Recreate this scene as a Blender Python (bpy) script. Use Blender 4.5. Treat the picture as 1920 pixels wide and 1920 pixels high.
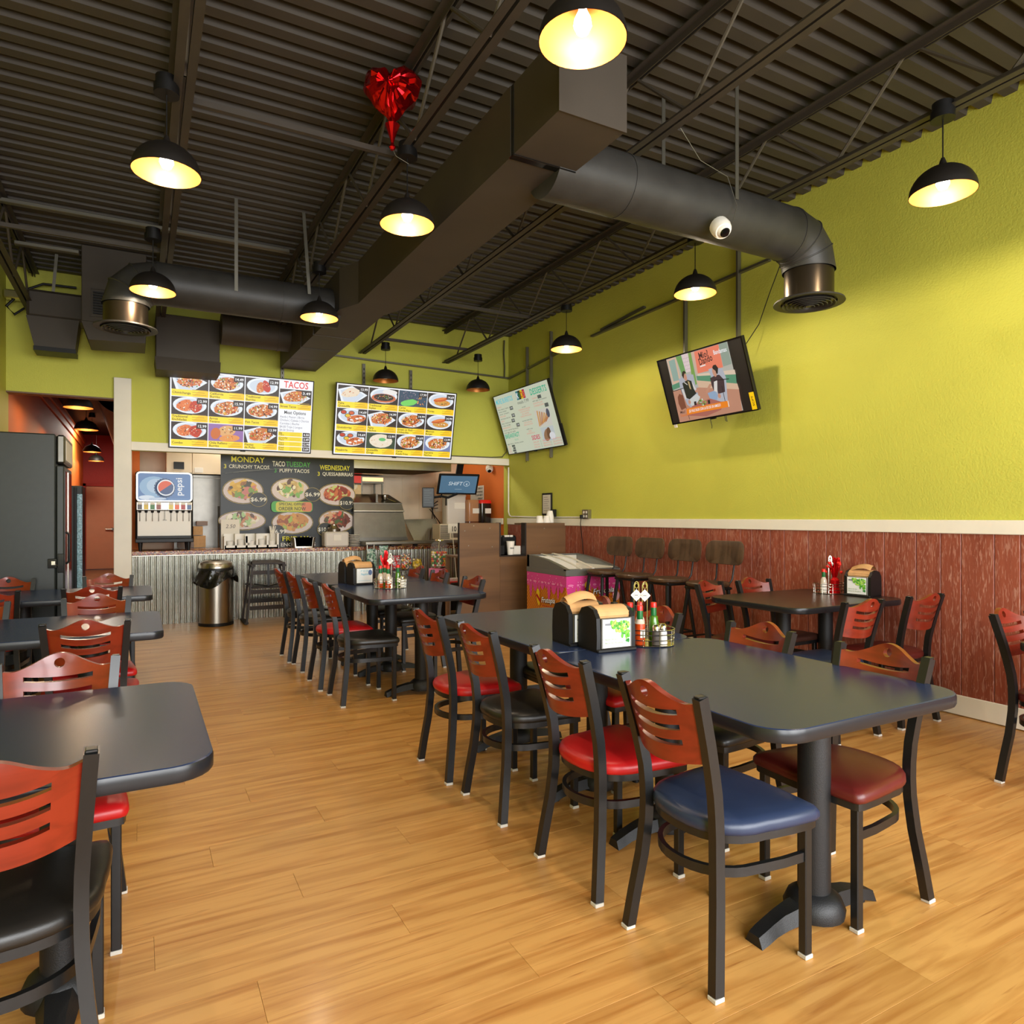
import bpy, bmesh, math, random
from mathutils import Vector, Matrix, Euler
from mathutils.geometry import delaunay_2d_cdt, tessellate_polygon
random.seed(7)
for o in list(bpy.data.objects): bpy.data.objects.remove(o)
SC = bpy.context.scene
COL = SC.collection
PI = math.pi

# ------------------------------------------------------------------ camera, world, light, exposure
YAW, EYE = math.radians(28.6), 1.35
cam_data = bpy.data.cameras.new('camera')
cam = bpy.data.objects.new('camera', cam_data); COL.objects.link(cam)
cam.location = (0, 0, EYE); cam.rotation_euler = (PI/2, 0, -YAW)
cam_data.sensor_width = 36; cam_data.lens = 36*1280/1920
cam_data.shift_y = 9/1920
cam_data.clip_start = .05
SC.camera = cam
vs = SC.view_settings
vs.view_transform = 'Standard'; vs.look = 'None'; vs.gamma = 1; vs.use_curve_mapping = False
vs.exposure = 0.0
W = bpy.data.worlds.new('world'); SC.world = W; W.use_nodes = True
W.node_tree.nodes['Background'].inputs[0].default_value = (.82, .9, 1, 1)
W.node_tree.nodes['Background'].inputs[1].default_value = .9

def area_light(name, loc, rot, sx, sy, power, color):
    l = bpy.data.lights.new(name, 'AREA'); l.shape = 'RECTANGLE'; l.size = sx; l.size_y = sy
    l.energy = power; l.color = color
    o = bpy.data.objects.new(name, l); COL.objects.link(o); o.location = loc; o.rotation_euler = rot
    return o
# daylight entering through the storefront behind the camera (one per window opening of wall_front)
for i, x in enumerate((-.15, 1.95, 3.85)):
    wl_ = area_light('window_daylight', (x, -2.12, 1.75), (PI/2-.2, 0, 0), 1.7, 2.5, 116, (.97, .985, 1)); wl_.data.spread = 2.3
# unseen fill lights added to brighten the kitchen and the far dining room
area_light('kitchen_fill', (2.4, 10.2, 2.78), (0, 0, 0), 3.2, .3, 62, (1, .93, .83))
area_light('corridor_fill', (-.7, 17.6, 3.3), (0, 0, 0), .5, .5, 85, (1, .92, .8))

# ------------------------------------------------------------------ colour + material helpers
def lin(c):
    c /= 255.0
    return c/12.92 if c <= .04045 else ((c+.055)/1.055)**2.4
def rgb(r, g, b): return (lin(r), lin(g), lin(b), 1)
def hexc(h): return rgb(int(h[0:2], 16), int(h[2:4], 16), int(h[4:6], 16))

def mat(name, color, rough=.5, metal=0, var=.0, vscale=8, bump=0, bscale=200, spec=.5, coat=0, emit=None, estr=0, trans=0, alpha=1, ior=1.45, stretch=(1, 1, 1)):
    m = bpy.data.materials.new(name); m.use_nodes = True
    nt = m.node_tree; b = nt.nodes['Principled BSDF']
    b.inputs['Base Color'].default_value = color; b.inputs['Roughness'].default_value = rough
    b.inputs['Metallic'].default_value = metal; b.inputs['Specular IOR Level'].default_value = spec
    b.inputs['Coat Weight'].default_value = coat; b.inputs['IOR'].default_value = ior
    b.inputs['Transmission Weight'].default_value = trans; b.inputs['Alpha'].default_value = alpha
    if emit: b.inputs['Emission Color'].default_value = emit; b.inputs['Emission Strength'].default_value = estr
    if var or bump:
        tc = nt.nodes.new('ShaderNodeTexCoord'); mp = nt.nodes.new('ShaderNodeMapping'); mp.inputs['Scale'].default_value = stretch
        nt.links.new(tc.outputs['Object'], mp.inputs['Vector'])
    if var:
        n = nt.nodes.new('ShaderNodeTexNoise'); n.inputs['Scale'].default_value = vscale; n.inputs['Detail'].default_value = 5
        nt.links.new(mp.outputs[0], n.inputs['Vector'])
        r = nt.nodes.new('ShaderNodeValToRGB')
        e = r.color_ramp.elements; e[0].position = .3; e[1].position = .7
        e[0].color = tuple(c*(1-var) for c in color[:3]) + (1,); e[1].color = tuple(min(1, c*(1+var)) for c in color[:3]) + (1,)
        nt.links.new(n.outputs['Fac'], r.inputs['Fac']); nt.links.new(r.outputs['Color'], b.inputs['Base Color'])
    if bump:
        n2 = nt.nodes.new('ShaderNodeTexNoise'); n2.inputs['Scale'].default_value = bscale; n2.inputs['Detail'].default_value = 3
        nt.links.new(mp.outputs[0], n2.inputs['Vector'])
        bp = nt.nodes.new('ShaderNodeBump'); bp.inputs['Strength'].default_value = bump; bp.inputs['Distance'].default_value = .01
        nt.links.new(n2.outputs['Fac'], bp.inputs['Height']); nt.links.new(bp.outputs[0], b.inputs['Normal'])
    return m

def wood_mat(name, base, dark, axis=0, rough=.4, scale=1, rnd=.12, coat=0, fleck=None, bump=.04):
    """streaky grain along one axis; each object drifts a little in tone"""
    m = bpy.data.materials.new(name); m.use_nodes = True; nt = m.node_tree; b = nt.nodes['Principled BSDF']
    L = nt.links.new
    tc = nt.nodes.new('ShaderNodeTexCoord'); oi = nt.nodes.new('ShaderNodeObjectInfo')
    ad = nt.nodes.new('ShaderNodeVectorMath'); ad.operation = 'MULTIPLY_ADD'
    cv = nt.nodes.new('ShaderNodeCombineXYZ')
    for i in range(3): L(oi.outputs['Random'], cv.inputs[i])
    ad.inputs[1].default_value = (17, 23, 31)
    L(cv.outputs[0], ad.inputs[0]); L(tc.outputs['Object'], ad.inputs[2])
    mp = nt.nodes.new('ShaderNodeMapping')
    s = [16*scale]*3; s[axis] = 1.1*scale; mp.inputs['Scale'].default_value = s
    L(ad.outputs[0], mp.inputs['Vector'])
    n = nt.nodes.new('ShaderNodeTexNoise'); n.inputs['Scale'].default_value = 1; n.inputs['Detail'].default_value = 6; n.inputs['Distortion'].default_value = .6
    L(mp.outputs[0], n.inputs['Vector'])
    r = nt.nodes.new('ShaderNodeValToRGB'); e = r.color_ramp.elements
    e[0].position = .33; e[0].color = dark; e[1].position = .58; e[1].color = base
    L(n.outputs['Fac'], r.inputs['Fac'])
    hs = nt.nodes.new('ShaderNodeHueSaturation')
    ma = nt.nodes.new('ShaderNodeMath'); ma.operation = 'MULTIPLY_ADD'; ma.inputs[1].default_value = rnd*2; ma.inputs[2].default_value = 1-rnd
    L(oi.outputs['Random'], ma.inputs[0]); L(ma.outputs[0], hs.inputs['Value']); L(r.outputs[0], hs.inputs['Color'])
    out = hs.outputs[0]
    if fleck:
        mp2 = nt.nodes.new('ShaderNodeMapping'); mp2.inputs['Scale'].default_value = fleck[1]
        L(ad.outputs[0], mp2.inputs['Vector'])
        n2 = nt.nodes.new('ShaderNodeTexNoise'); n2.inputs['Scale'].default_value = 1; n2.inputs['Detail'].default_value = 4; n2.inputs['Distortion'].default_value = 1.5
        L(mp2.outputs[0], n2.inputs['Vector'])
        r2 = nt.nodes.new('ShaderNodeValToRGB'); r2.color_ramp.elements[0].position = fleck[2]; r2.color_ramp.elements[1].position = fleck[3]
        L(n2.outputs['Fac'], r2.inputs['Fac'])
        mx = nt.nodes.new('ShaderNodeMix'); mx.data_type = 'RGBA'
        L(r2.outputs[0], mx.inputs['Factor']); L(out, mx.inputs['A']); mx.inputs['B'].default_value = fleck[0]
        out = mx.outputs['Result']
    L(out, b.inputs['Base Color'])
    b.inputs['Roughness'].default_value = rough; b.inputs['Coat Weight'].default_value = coat; b.inputs['Coat Roughness'].default_value = .15
    if bump:
        bp = nt.nodes.new('ShaderNodeBump'); bp.inputs['Strength'].default_value = bump; bp.inputs['Distance'].default_value = .01
        L(n.outputs['Fac'], bp.inputs['Height']); L(bp.outputs[0], b.inputs['Normal'])
    return m

def wall_mat(name, color):
    m = mat(name, color, .62, var=.06, vscale=1.2, bump=.35, bscale=75)
    return m

M = {}
M['green'] = wall_mat('lime_paint', rgb(196, 195, 78))
M['orange'] = wall_mat('orange_paint', rgb(212, 108, 34))
M['red_paint'] = wall_mat('red_paint', rgb(150, 30, 18))
M['cream_wall'] = mat('cream_panel', rgb(226, 206, 176), .5, var=.03)
M['white_trim'] = mat('white_trim', rgb(236, 229, 212), .5, var=.03, vscale=5)
M['tan_door'] = mat('tan_door', rgb(190, 130, 96), .5, var=.03)
M['floor'] = wood_mat('maple_laminate', rgb(203, 150, 82), rgb(174, 117, 55), 0, .36, 1.5, .05, coat=.1, bump=.015, fleck=(rgb(150, 92, 40), (2.2, 60, 60), .60, .80))
M['dark_floor'] = wood_mat('brown_laminate', rgb(120, 80, 50), rgb(85, 55, 32), 0, .4)
M['wainscot'] = wood_mat('barn_red_board', rgb(146, 74, 53), rgb(128, 58, 40), 2, .5, 1, .05, fleck=(rgb(176, 124, 106), (70, 70, 10), .52, .68), bump=.2)
M['deck'] = mat('dark_roof_deck', rgb(68, 61, 53), .6, var=.12, vscale=2.5)
M['joist'] = mat('dark_joist_steel', rgb(62, 55, 47), .55, var=.1, vscale=6)
M['rod'] = mat('web_rod_steel', rgb(80, 72, 61), .55)
M['duct'] = mat('dark_duct', rgb(66, 58, 49), .6, var=.12, vscale=2.2)
M['duct_round'] = mat('charcoal_duct', rgb(50, 48, 45), .5, 0, var=.22, vscale=5, bump=.05, bscale=60)
M['duct_metal'] = mat('dark_shiny_steel', rgb(80, 70, 58), .3, .9)
M['black'] = mat('black_plastic', rgb(18, 17, 17), .45, spec=.4)
M['black_gloss'] = mat('black_gloss', rgb(14, 14, 14), .12)
M['black_matte'] = mat('black_matte', rgb(16, 15, 15), .7)
M['chair_metal'] = mat('black_powder_coat', rgb(22, 23, 24), .33, 0, var=.08, vscale=60, spec=.6)
M['glide'] = mat('pale_plastic_glide', rgb(196, 190, 178), .5)
M['cherry'] = wood_mat('cherry_veneer', rgb(124, 37, 19), rgb(102, 28, 13), 0, .3, 1.4, .09, coat=.25, bump=0)
M['cherry_bright'] = wood_mat('bright_cherry_veneer', rgb(190, 68, 30), rgb(170, 55, 22), 0, .3, 1.4, .05, coat=.25, bump=0)
for k, c in dict(red=(178, 22, 24), black=(30, 27, 24), blue=(38, 49, 74), maroon=(86, 26, 22), brown=(60, 34, 26)).items():
    M['vinyl_'+k] = mat(k+'_vinyl', rgb(*c), .36, var=.05, vscale=9, bump=.04, bscale=260)
M['table_top'] = mat('navy_laminate', rgb(32, 45, 74), .27, var=.05, vscale=40, spec=.5)
M['table_brown'] = mat('dark_walnut_laminate', rgb(52, 38, 30), .3, var=.1, vscale=30)
M['table_edge'] = mat('dark_vinyl_edge', rgb(27, 29, 33), .3, .0)
M['cast_iron'] = mat('black_cast_iron', rgb(22, 22, 23), .5, .0, bump=.12, bscale=300)
M['steel'] = mat('brushed_steel', rgb(164, 158, 146), .28, 1, var=.06, vscale=6, stretch=(30, 30, 1))
M['steel_dark'] = mat('grey_steel', rgb(104, 101, 95), .32, .9, var=.1, vscale=10)
M['galv'] = mat('galvanised_corrugated', rgb(186, 186, 178), .2, .95, var=.08, vscale=4)
M['strut'] = mat('galvanised_strut', rgb(128, 124, 112), .4, .8)
M['chrome'] = mat('chrome_wire', rgb(220, 214, 200), .15, 1)
M['bulb'] = mat('lit_bulb', rgb(255, 240, 210), .5, emit=(1, .9, .72, 1), estr=25)
M['bulb_off'] = mat('unlit_bulb', rgb(225, 215, 195), .3)
M['shade_out'] = mat('black_shade_metal', rgb(28, 24, 21), .5, .1)
M['shade_in'] = mat('gold_shade_lining', rgb(136, 76, 24), .5, .6)
M['shade_copper'] = mat('copper_shade_lining', rgb(178, 112, 52), .4, .6)
M['foil_red'] = mat('red_foil', rgb(200, 20, 28), .16, .9)
M['red_plastic'] = mat('red_plastic', rgb(214, 34, 26), .35)
M['red_tinsel'] = mat('red_tinsel', rgb(214, 18, 24), .2, .6)
M['white'] = mat('white_plastic', rgb(232, 226, 214), .4)
M['paper'] = mat('white_paper', rgb(228, 220, 206), .7)
M['kraft'] = mat('kraft_paper', rgb(196, 150, 98), .75, var=.08, vscale=25)
M['glass'] = mat('clear_glass', (1, 1, 1, 1), .02, trans=1, ior=1.25)
M['thin_glass'] = mat('thin_glass', (.9, .95, 1, 1), .03, alpha=.16)
M['lid_grey'] = mat('lid_grey', rgb(104, 104, 100), .4)
M['globe_glass'] = mat('globe_glass', (.9, .95, 1, 1), .03, alpha=.07, spec=.3)
M['lid_glass'] = mat('lid_glass', (.85, .92, .95, 1), .12, alpha=.14, spec=.2)
M['sauce_red'] = mat('red_hot_sauce', rgb(176, 60, 16), .12, coat=.5)
M['sauce_green'] = mat('green_hot_sauce', rgb(66, 110, 22), .12, coat=.5)
M['green_wrap'] = mat('green_neck_foil', rgb(24, 96, 44), .3)
M['pale_glass'] = mat('pale_bottle', rgb(196, 180, 160), .15, coat=.5)
M['salt'] = mat('salt_white', rgb(228, 222, 212), .5)
M['pepper'] = mat('pepper_grey', rgb(70, 62, 54), .6)
M['dark_wood'] = wood_mat('dark_plywood', rgb(116, 83, 52), rgb(94, 66, 41), 0, .45, .35, .03)
M['stool_wood'] = wood_mat('smoked_oak', rgb(84, 62, 44), rgb(62, 44, 30), 2, .4, 1.2, .06)
M['espresso'] = mat('espresso_wood', rgb(36, 25, 21), .55, var=.15, vscale=12, stretch=(1, 1, 8))
M['pink'] = mat('pink_enamel', rgb(232, 130, 170), .3)
M['blue_glass'] = mat('pale_blue_glass', rgb(150, 190, 205), .15, var=.45, vscale=45, bump=.4, bscale=45)
M['granite'] = mat('speckled_granite', rgb(126, 96, 70), .3)
M['bag'] = mat('black_bin_bag', rgb(18, 17, 16), .22, bump=.5, bscale=18)
M['fridge'] = mat('charcoal_cooler', rgb(40, 44, 42), .42, var=.08, vscale=20)
M['trans_white'] = mat('frosted_plastic', rgb(222, 212, 200), .4, alpha=.85)
M['tea'] = mat('brown_tea', rgb(96, 48, 26), .2, coat=.4)
M['amber'] = mat('clear_amber_plastic', rgb(186, 132, 92), .2, alpha=.8)
M['cola'] = mat('dark_drink', rgb(26, 14, 12), .15, coat=.4)
M['paper_cup'] = mat('white_paper_cup', rgb(238, 232, 222), .6)

def noise_spots(name, cols, scale, rough=.35):
    m = bpy.data.materials.new(name); m.use_nodes = True; nt = m.node_tree; b = nt.nodes['Principled BSDF']
    tc = nt.nodes.new('ShaderNodeTexCoord'); v = nt.nodes.new('ShaderNodeTexVoronoi'); v.inputs['Scale'].default_value = scale
    nt.links.new(tc.outputs['Object'], v.inputs['Vector'])
    sep = nt.nodes.new('ShaderNodeSeparateColor'); nt.links.new(v.outputs['Color'], sep.inputs[0])
    r = nt.nodes.new('ShaderNodeValToRGB'); r.color_ramp.interpolation = 'CONSTANT'
    e = r.color_ramp.elements
    while len(e) < len(cols): e.new(.5)
    for i, c in enumerate(cols): e[i].position = i/len(cols); e[i].color = c
    nt.links.new(sep.outputs[0], r.inputs[0]); nt.links.new(r.outputs[0], b.inputs['Base Color']); b.inputs['Roughness'].default_value = rough
    return m
M['granite'] = noise_spots('speckled_granite', [rgb(140, 60, 40), rgb(190, 130, 60), rgb(110, 40, 52), rgb(80, 62, 40), rgb(196, 160, 130), rgb(150, 96, 50)], 70, .25)
M['candy'] = noise_spots('candy_wrappers', [rgb(190, 30, 30), rgb(90, 88, 90), rgb(200, 160, 40), rgb(120, 110, 104), rgb(220, 200, 190), rgb(60, 80, 60)], 60)

# painted canvases: one colour attribute feeds either a lit screen or a print
def canvas_mat(name, emit=0, rough=.4, spec=.5):
    m = bpy.data.materials.new(name); m.use_nodes = True; nt = m.node_tree; b = nt.nodes['Principled BSDF']
    a = nt.nodes.new('ShaderNodeAttribute'); a.attribute_name = 'Col'
    b.inputs['Roughness'].default_value = rough; b.inputs['Specular IOR Level'].default_value = spec
    if emit:
        b.inputs['Base Color'].default_value = (.01, .01, .01, 1)
        nt.links.new(a.outputs['Color'], b.inputs['Emission Color']); b.inputs['Emission Strength'].default_value = emit
    else: nt.links.new(a.outputs['Color'], b.inputs['Base Color'])
    return m
M['screen'] = canvas_mat('lit_menu_screen', 1.0)
M['screen_soft'] = canvas_mat('lit_tv_screen', .82)
M['backlit'] = canvas_mat('backlit_sign', .75)
M['print'] = canvas_mat('printed_matter', 0, .5, .3)
M['banner_vinyl'] = canvas_mat('banner_vinyl', 0, .32, .25)
M['print_gloss'] = canvas_mat('glossy_vinyl_print', 0, .18)

# ------------------------------------------------------------------ mesh builder
class MB:
    def __init__(s): s.v = []; s.f = []; s.mi = []; s.cur = 0
    def add(s, vs, fs):
        o = len(s.v); s.v += [tuple(p) for p in vs]
        for f in fs: s.f.append([i+o for i in f]); s.mi.append(s.cur)
        return s
    def box(s, x0, x1, y0, y1, z0, z1, mx=None):
        vs = [Vector((x, y, z)) for z in (z0, z1) for y in (y0, y1) for x in (x0, x1)]
        if mx: vs = [mx @ p for p in vs]
        return s.add(vs, [(0, 2, 3, 1), (4, 5, 7, 6), (0, 1, 5, 4), (2, 6, 7, 3), (0, 4, 6, 2), (1, 3, 7, 5)])
    def bbox(s, x0, x1, y0, y1, z0, z1, b=.003, mx=None):
        """box with all edges chamfered"""
        c = Vector(((x0+x1)/2, (y0+y1)/2, (z0+z1)/2)); h = Vector(((x1-x0)/2, (y1-y0)/2, (z1-z0)/2))
        b = min(b, min(h)*.49)
        vs = []; idx = {}
        for sx in (-1, 1):
            for sy in (-1, 1):
                for sz in (-1, 1):
                    for ax in range(3):
                        p = [sx*(h.x-b), sy*(h.y-b), sz*(h.z-b)]
                        p[ax] += (sx, sy, sz)[ax]*b
                        idx[(sx, sy, sz, ax)] = len(vs); q = c+Vector(p); vs.append(mx @ q if mx else q)
        fs = []
        S = (-1, 1)
        def orient(f, n):
            P = [vs[i] for i in f]; nn = (P[1]-P[0]).cross(P[2]-P[0])
            n2 = (mx.to_3x3() @ Vector(n)) if mx else Vector(n)
            return f if nn.dot(n2) > 0 else f[::-1]
        for a in S:
            fs.append(orient([idx[(a, y, z, 0)] for y, z in ((-1, -1), (1, -1), (1, 1), (-1, 1))], (a, 0, 0)))
            fs.append(orient([idx[(x, a, z, 1)] for x, z in ((-1, -1), (1, -1), (1, 1), (-1, 1))], (0, a, 0)))
            fs.append(orient([idx[(x, y, a, 2)] for x, y in ((-1, -1), (1, -1), (1, 1), (-1, 1))], (0, 0, a)))
        for a in S:
            for c2 in S:
                fs.append(orient([idx[(a, c2, -1, 0)], idx[(a, c2, 1, 0)], idx[(a, c2, 1, 1)], idx[(a, c2, -1, 1)]], (a, c2, 0)))
                fs.append(orient([idx[(a, -1, c2, 0)], idx[(a, 1, c2, 0)], idx[(a, 1, c2, 2)], idx[(a, -1, c2, 2)]], (a, 0, c2)))
                fs.append(orient([idx[(-1, a, c2, 1)], idx[(1, a, c2, 1)], idx[(1, a, c2, 2)], idx[(-1, a, c2, 2)]], (0, a, c2)))
        for a in S:
            for b2 in S:
                for c2 in S: fs.append(orient([idx[(a, b2, c2, k)] for k in range(3)], (a, b2, c2)))
        return s.add(vs, fs)
    def tube(s, pts, r, n=8, caps=True, closed=False, rect=None, up=None):
        """round (or rectangular, rect=(w,h)) section swept along points; r may be a list"""
        P = [Vector(p) for p in pts]; N = len(P); rings = []
        prev = None
        for i, p in enumerate(P):
            if closed: t = P[(i+1) % N]-P[i-1]
            else: t = P[min(i+1, N-1)]-P[max(i-1, 0)]
            t.normalize()
            if up is not None: u = Vector(up)
            elif prev is not None: u = prev
            else: u = Vector((0, 0, 1)) if abs(t.z) < .9 else Vector((0, 1, 0))
            a = t.cross(u)
            if a.length < 1e-5: a = t.cross(Vector((1, 0, 0)))
            a.normalize(); u = a.cross(t).normalized(); prev = u
            if rect:
                w, h = rect
                rings.append([p+a*(sx*w/2)+u*(sy*h/2) for sx, sy in ((-1, -1), (1, -1), (1, 1), (-1, 1))])
            else:
                rr = r[i] if isinstance(r, (list, tuple)) else r
                rings.append([p+(a*math.cos(2*PI*k/n)+u*math.sin(2*PI*k/n))*rr for k in range(n)])
        m = len(rings[0]); vs = [q for R in rings for q in R]; fs = []
        for i in range(N if closed else N-1):
            j = (i+1) % N
            for k in range(m): fs.append((i*m+k, i*m+(k+1) % m, j*m+(k+1) % m, j*m+k))
        if caps and not closed: fs += [tuple(range(m))[::-1], tuple((N-1)*m+k for k in range(m))]
        return s.add(vs, fs)
    def cyl(s, p0, p1, r, n=16, r2=None): return s.tube([p0, p1], [r, r if r2 is None else r2], n)
    def lathe(s, prof, c=(0, 0, 0), n=24, cap0=True, cap1=True, sx=1, sy=1):
        c = Vector(c); vs = []; fs = []
        for r, z in prof:
            for k in range(n): vs.append(c+Vector((r*sx*math.cos(2*PI*k/n), r*sy*math.sin(2*PI*k/n), z)))
        N = len(prof)
        for i in range(N-1):
            for k in range(n): fs.append((i*n+k, i*n+(k+1) % n, (i+1)*n+(k+1) % n, (i+1)*n+k))
        if cap0: fs.append(tuple(range(n))[::-1])
        if cap1: fs.append(tuple((N-1)*n+k for k in range(n)))
        return s.add(vs, fs)
    def loft(s, rings, cap0=True, cap1=True):
        m = len(rings[0]); vs = [q for R in rings for q in R]; fs = []
        for i in range(len(rings)-1):
            for k in range(m): fs.append((i*m+k, i*m+(k+1) % m, (i+1)*m+(k+1) % m, (i+1)*m+k))
        if cap0: fs.append(tuple(range(m))[::-1])
        if cap1: fs.append(tuple((len(rings)-1)*m+k for k in range(m)))
        return s.add(vs, fs)
    def prism(s, poly, fn, d):
        """extrude 2D poly; fn maps (u,v,w) to 3D, w in (0,d)"""
        n = len(poly); vs = [fn(u, v, 0) for u, v in poly]+[fn(u, v, d) for u, v in poly]
        fs = [tuple(range(n))[::-1], tuple(range(n, 2*n))]+[(i, (i+1) % n, (i+1) % n+n, i+n) for i in range(n)]
        return s.add(vs, fs)
    def sphere(s, c, r, n=12, m=8, sx=1, sy=1, sz=1):
        prof = [(max(1e-4, r*math.sin(PI*i/m)), -r*math.cos(PI*i/m)*sz) for i in range(m+1)]
        return s.lathe(prof, c, n, True, True, sx, sy)
    def mesh(s, name, mats, smooth=True, angle=35):
        me = bpy.data.meshes.new(name); me.from_pydata(s.v, [], s.f)
        for m in (mats if isinstance(mats, (list, tuple)) else [mats]): me.materials.append(m)
        if any(s.mi): me.polygons.foreach_set('material_index', s.mi)
        me.update()
        bm = bmesh.new(); bm.from_mesh(me); bmesh.ops.recalc_face_normals(bm, faces=bm.faces); bm.to_mesh(me); bm.free()
        if smooth:
            me.polygons.foreach_set('use_smooth', [True]*len(me.polygons)); me.set_sharp_from_angle(angle=math.radians(angle))
        return me
    def build(s, name, mats, parent=None, smooth=True, angle=35, **k):
        return obj(name, s.mesh(name, mats, smooth, angle), parent, **k)

def obj(name, me, parent=None, loc=None, rot=None):
    o = bpy.data.objects.new(name, me); COL.objects.link(o)
    if parent is not None: o.parent = parent
    if loc is not None: o.location = loc
    if rot is not None: o.rotation_euler = rot
    return o
def tag(o, label=None, cat=None, group=None, kind=None):
    if label: o['label'] = label
    if cat: o['category'] = cat
    if group: o['group'] = group
    if kind: o['kind'] = kind
    return o
def thing(name, label, cat, loc=(0, 0, 0), rz=0, group=None, rot=None):
    o = bpy.data.objects.new(name, None); COL.objects.link(o); o.empty_display_size = .1
    o.location = loc; o.rotation_euler = rot if rot else (0, 0, rz)
    return tag(o, label, cat, group)
KIDS = {}
def dup(root, loc=None, rz=None, label=None, group=None):
    r = root.copy(); COL.objects.link(r)
    if loc is not None: r.location = loc
    if rz is not None: r.rotation_euler = (0, 0, rz)
    if label: r['label'] = label
    if group: r['group'] = group
    def rec(a, b):
        for ch in list(a.children):
            c = ch.copy(); COL.objects.link(c); c.parent = b; rec(ch, c)
    rec(root, r)
    return r
def struct(name, mb, m, parent=None, **k):
    o = mb.build(name, m, parent, **k)
    if parent is None: o['kind'] = 'structure'
    return o

# ------------------------------------------------------------------ lettering + flat pictures
_gl = {}
def _prep(chars):
    objs = []
    def mk(body, bold):
        c = bpy.data.curves.new('g', 'FONT'); c.body = body; c.size = 1; c.resolution_u = 2
        if bold: c.offset = .015
        o = bpy.data.objects.new('g', c); COL.objects.link(o); objs.append(o); return o
    A = {}
    for b in (False, True):
        A[('bar', b)] = mk('|', b)
        for ch in chars: A[(ch, b)] = (mk(ch, b) if ch != ' ' else None, mk(ch+'|', b))
    dg = bpy.context.evaluated_depsgraph_get(); dg.update()
    def grab(o):
        e = o.evaluated_get(dg); me = e.to_mesh()
        v = [(p.co.x, p.co.y) for p in me.vertices]; f = [tuple(p.vertices) for p in me.polygons]
        e.to_mesh_clear(); return v, f
    for b in (False, True):
        bar = max(p[0] for p in grab(A[('bar', b)])[0])
        for ch in chars:
            a, c = A[(ch, b)]
            g = grab(a) if a else ([], [])
            adv = max(p[0] for p in grab(c)[0])-bar
            _gl[(ch, b)] = (g[0], g[1], adv)
    cs = [o.data for o in objs]
    for o in objs: bpy.data.objects.remove(o)
    for c in cs: bpy.data.curves.remove(c)
_prep(''.join(sorted(set("ABCDEFGHIJKLMNOPQRSTUVWXYZabcdefghijklmnopqrstuvwxyz0123456789 .,$!?|&¿%-"))))

class Canvas:
    """flat coloured shapes stacked in thin layers; x right, y up, z towards the viewer"""
    def __init__(s, dz=.0004): s.v = []; s.f = []; s.c = []; s.z = 0; s.dz = dz
    def _up(s): s.z += s.dz
    def poly(s, pts, col, up=True):
        o = len(s.v); s.v += [(x, y, s.z) for x, y in pts]; s.f.append(list(range(o, o+len(pts)))); s.c.append(col)
        if up: s._up()
    def rect(s, x0, y0, x1, y1, col, up=True): s.poly([(x0, y0), (x1, y0), (x1, y1), (x0, y1)], col, up)
    def ell(s, cx, cy, rx, ry, col, rot=0, n=14, up=True, jit=0):
        ca, sa = math.cos(rot), math.sin(rot); P = []
        for k in range(n):
            j = 1+random.uniform(-jit, jit); a = 2*PI*k/n
            x, y = rx*j*math.cos(a), ry*j*math.sin(a); P.append((cx+x*ca-y*sa, cy+x*sa+y*ca))
        s.poly(P, col, up)
    def line(s, x0, y0, x1, y1, w, col, up=True):
        d = Vector((x1-x0, y1-y0)); d.normalize(); nx, ny = -d.y*w/2, d.x*w/2
        s.poly([(x0+nx, y0+ny), (x1+nx, y1+ny), (x1-nx, y1-ny), (x0-nx, y0-ny)], col, up)
    def width(s, t, size, bold=False, sx=1): return sum(_gl[(c, bold)][2] for c in t)*size*sx
    def text(s, t, x, y, size, col, align='l', bold=False, rot=0, sx=1, slant=0, fit=None):
        w = s.width(t, size, bold, sx)
        if fit: sx *= fit/w; w = fit
        off = {'l': 0, 'c': -w/2, 'r': -w}[align]; ca, sa = math.cos(rot), math.sin(rot)
        for ch in t:
            vs, fs, adv = _gl[(ch, bold)]; o = len(s.v)
            for px, py in vs:
                u = off+px*size*sx+slant*py*size; v = py*size
                s.v.append((x+u*ca-v*sa, y+u*sa+v*ca, s.z))
            for f in fs: s.f.append([i+o for i in f]); s.c.append(col)
            off += adv*size*sx
    def build(s, name, m, parent=None, fn=None, **k):
        me = bpy.data.meshes.new(name)
        vs = [fn(*p) for p in s.v] if fn else s.v
        me.from_pydata(vs, [], s.f); me.materials.append(m)
        a = me.color_attributes.new('Col', 'FLOAT_COLOR', 'CORNER')
        buf = []
        for f, c in zip(s.f, s.c): buf += list(c)*len(f)
        a.data.foreach_set('color', buf); me.update()
        return obj(name, me, parent, **k)
WHT = rgb(250, 250, 250); BLK = rgb(18, 15, 14)
# ================================================================== SETTING
XL, XR, YB, YF, ZC = -1.27, 4.9, 9.1, -2.3, 4.06
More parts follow.
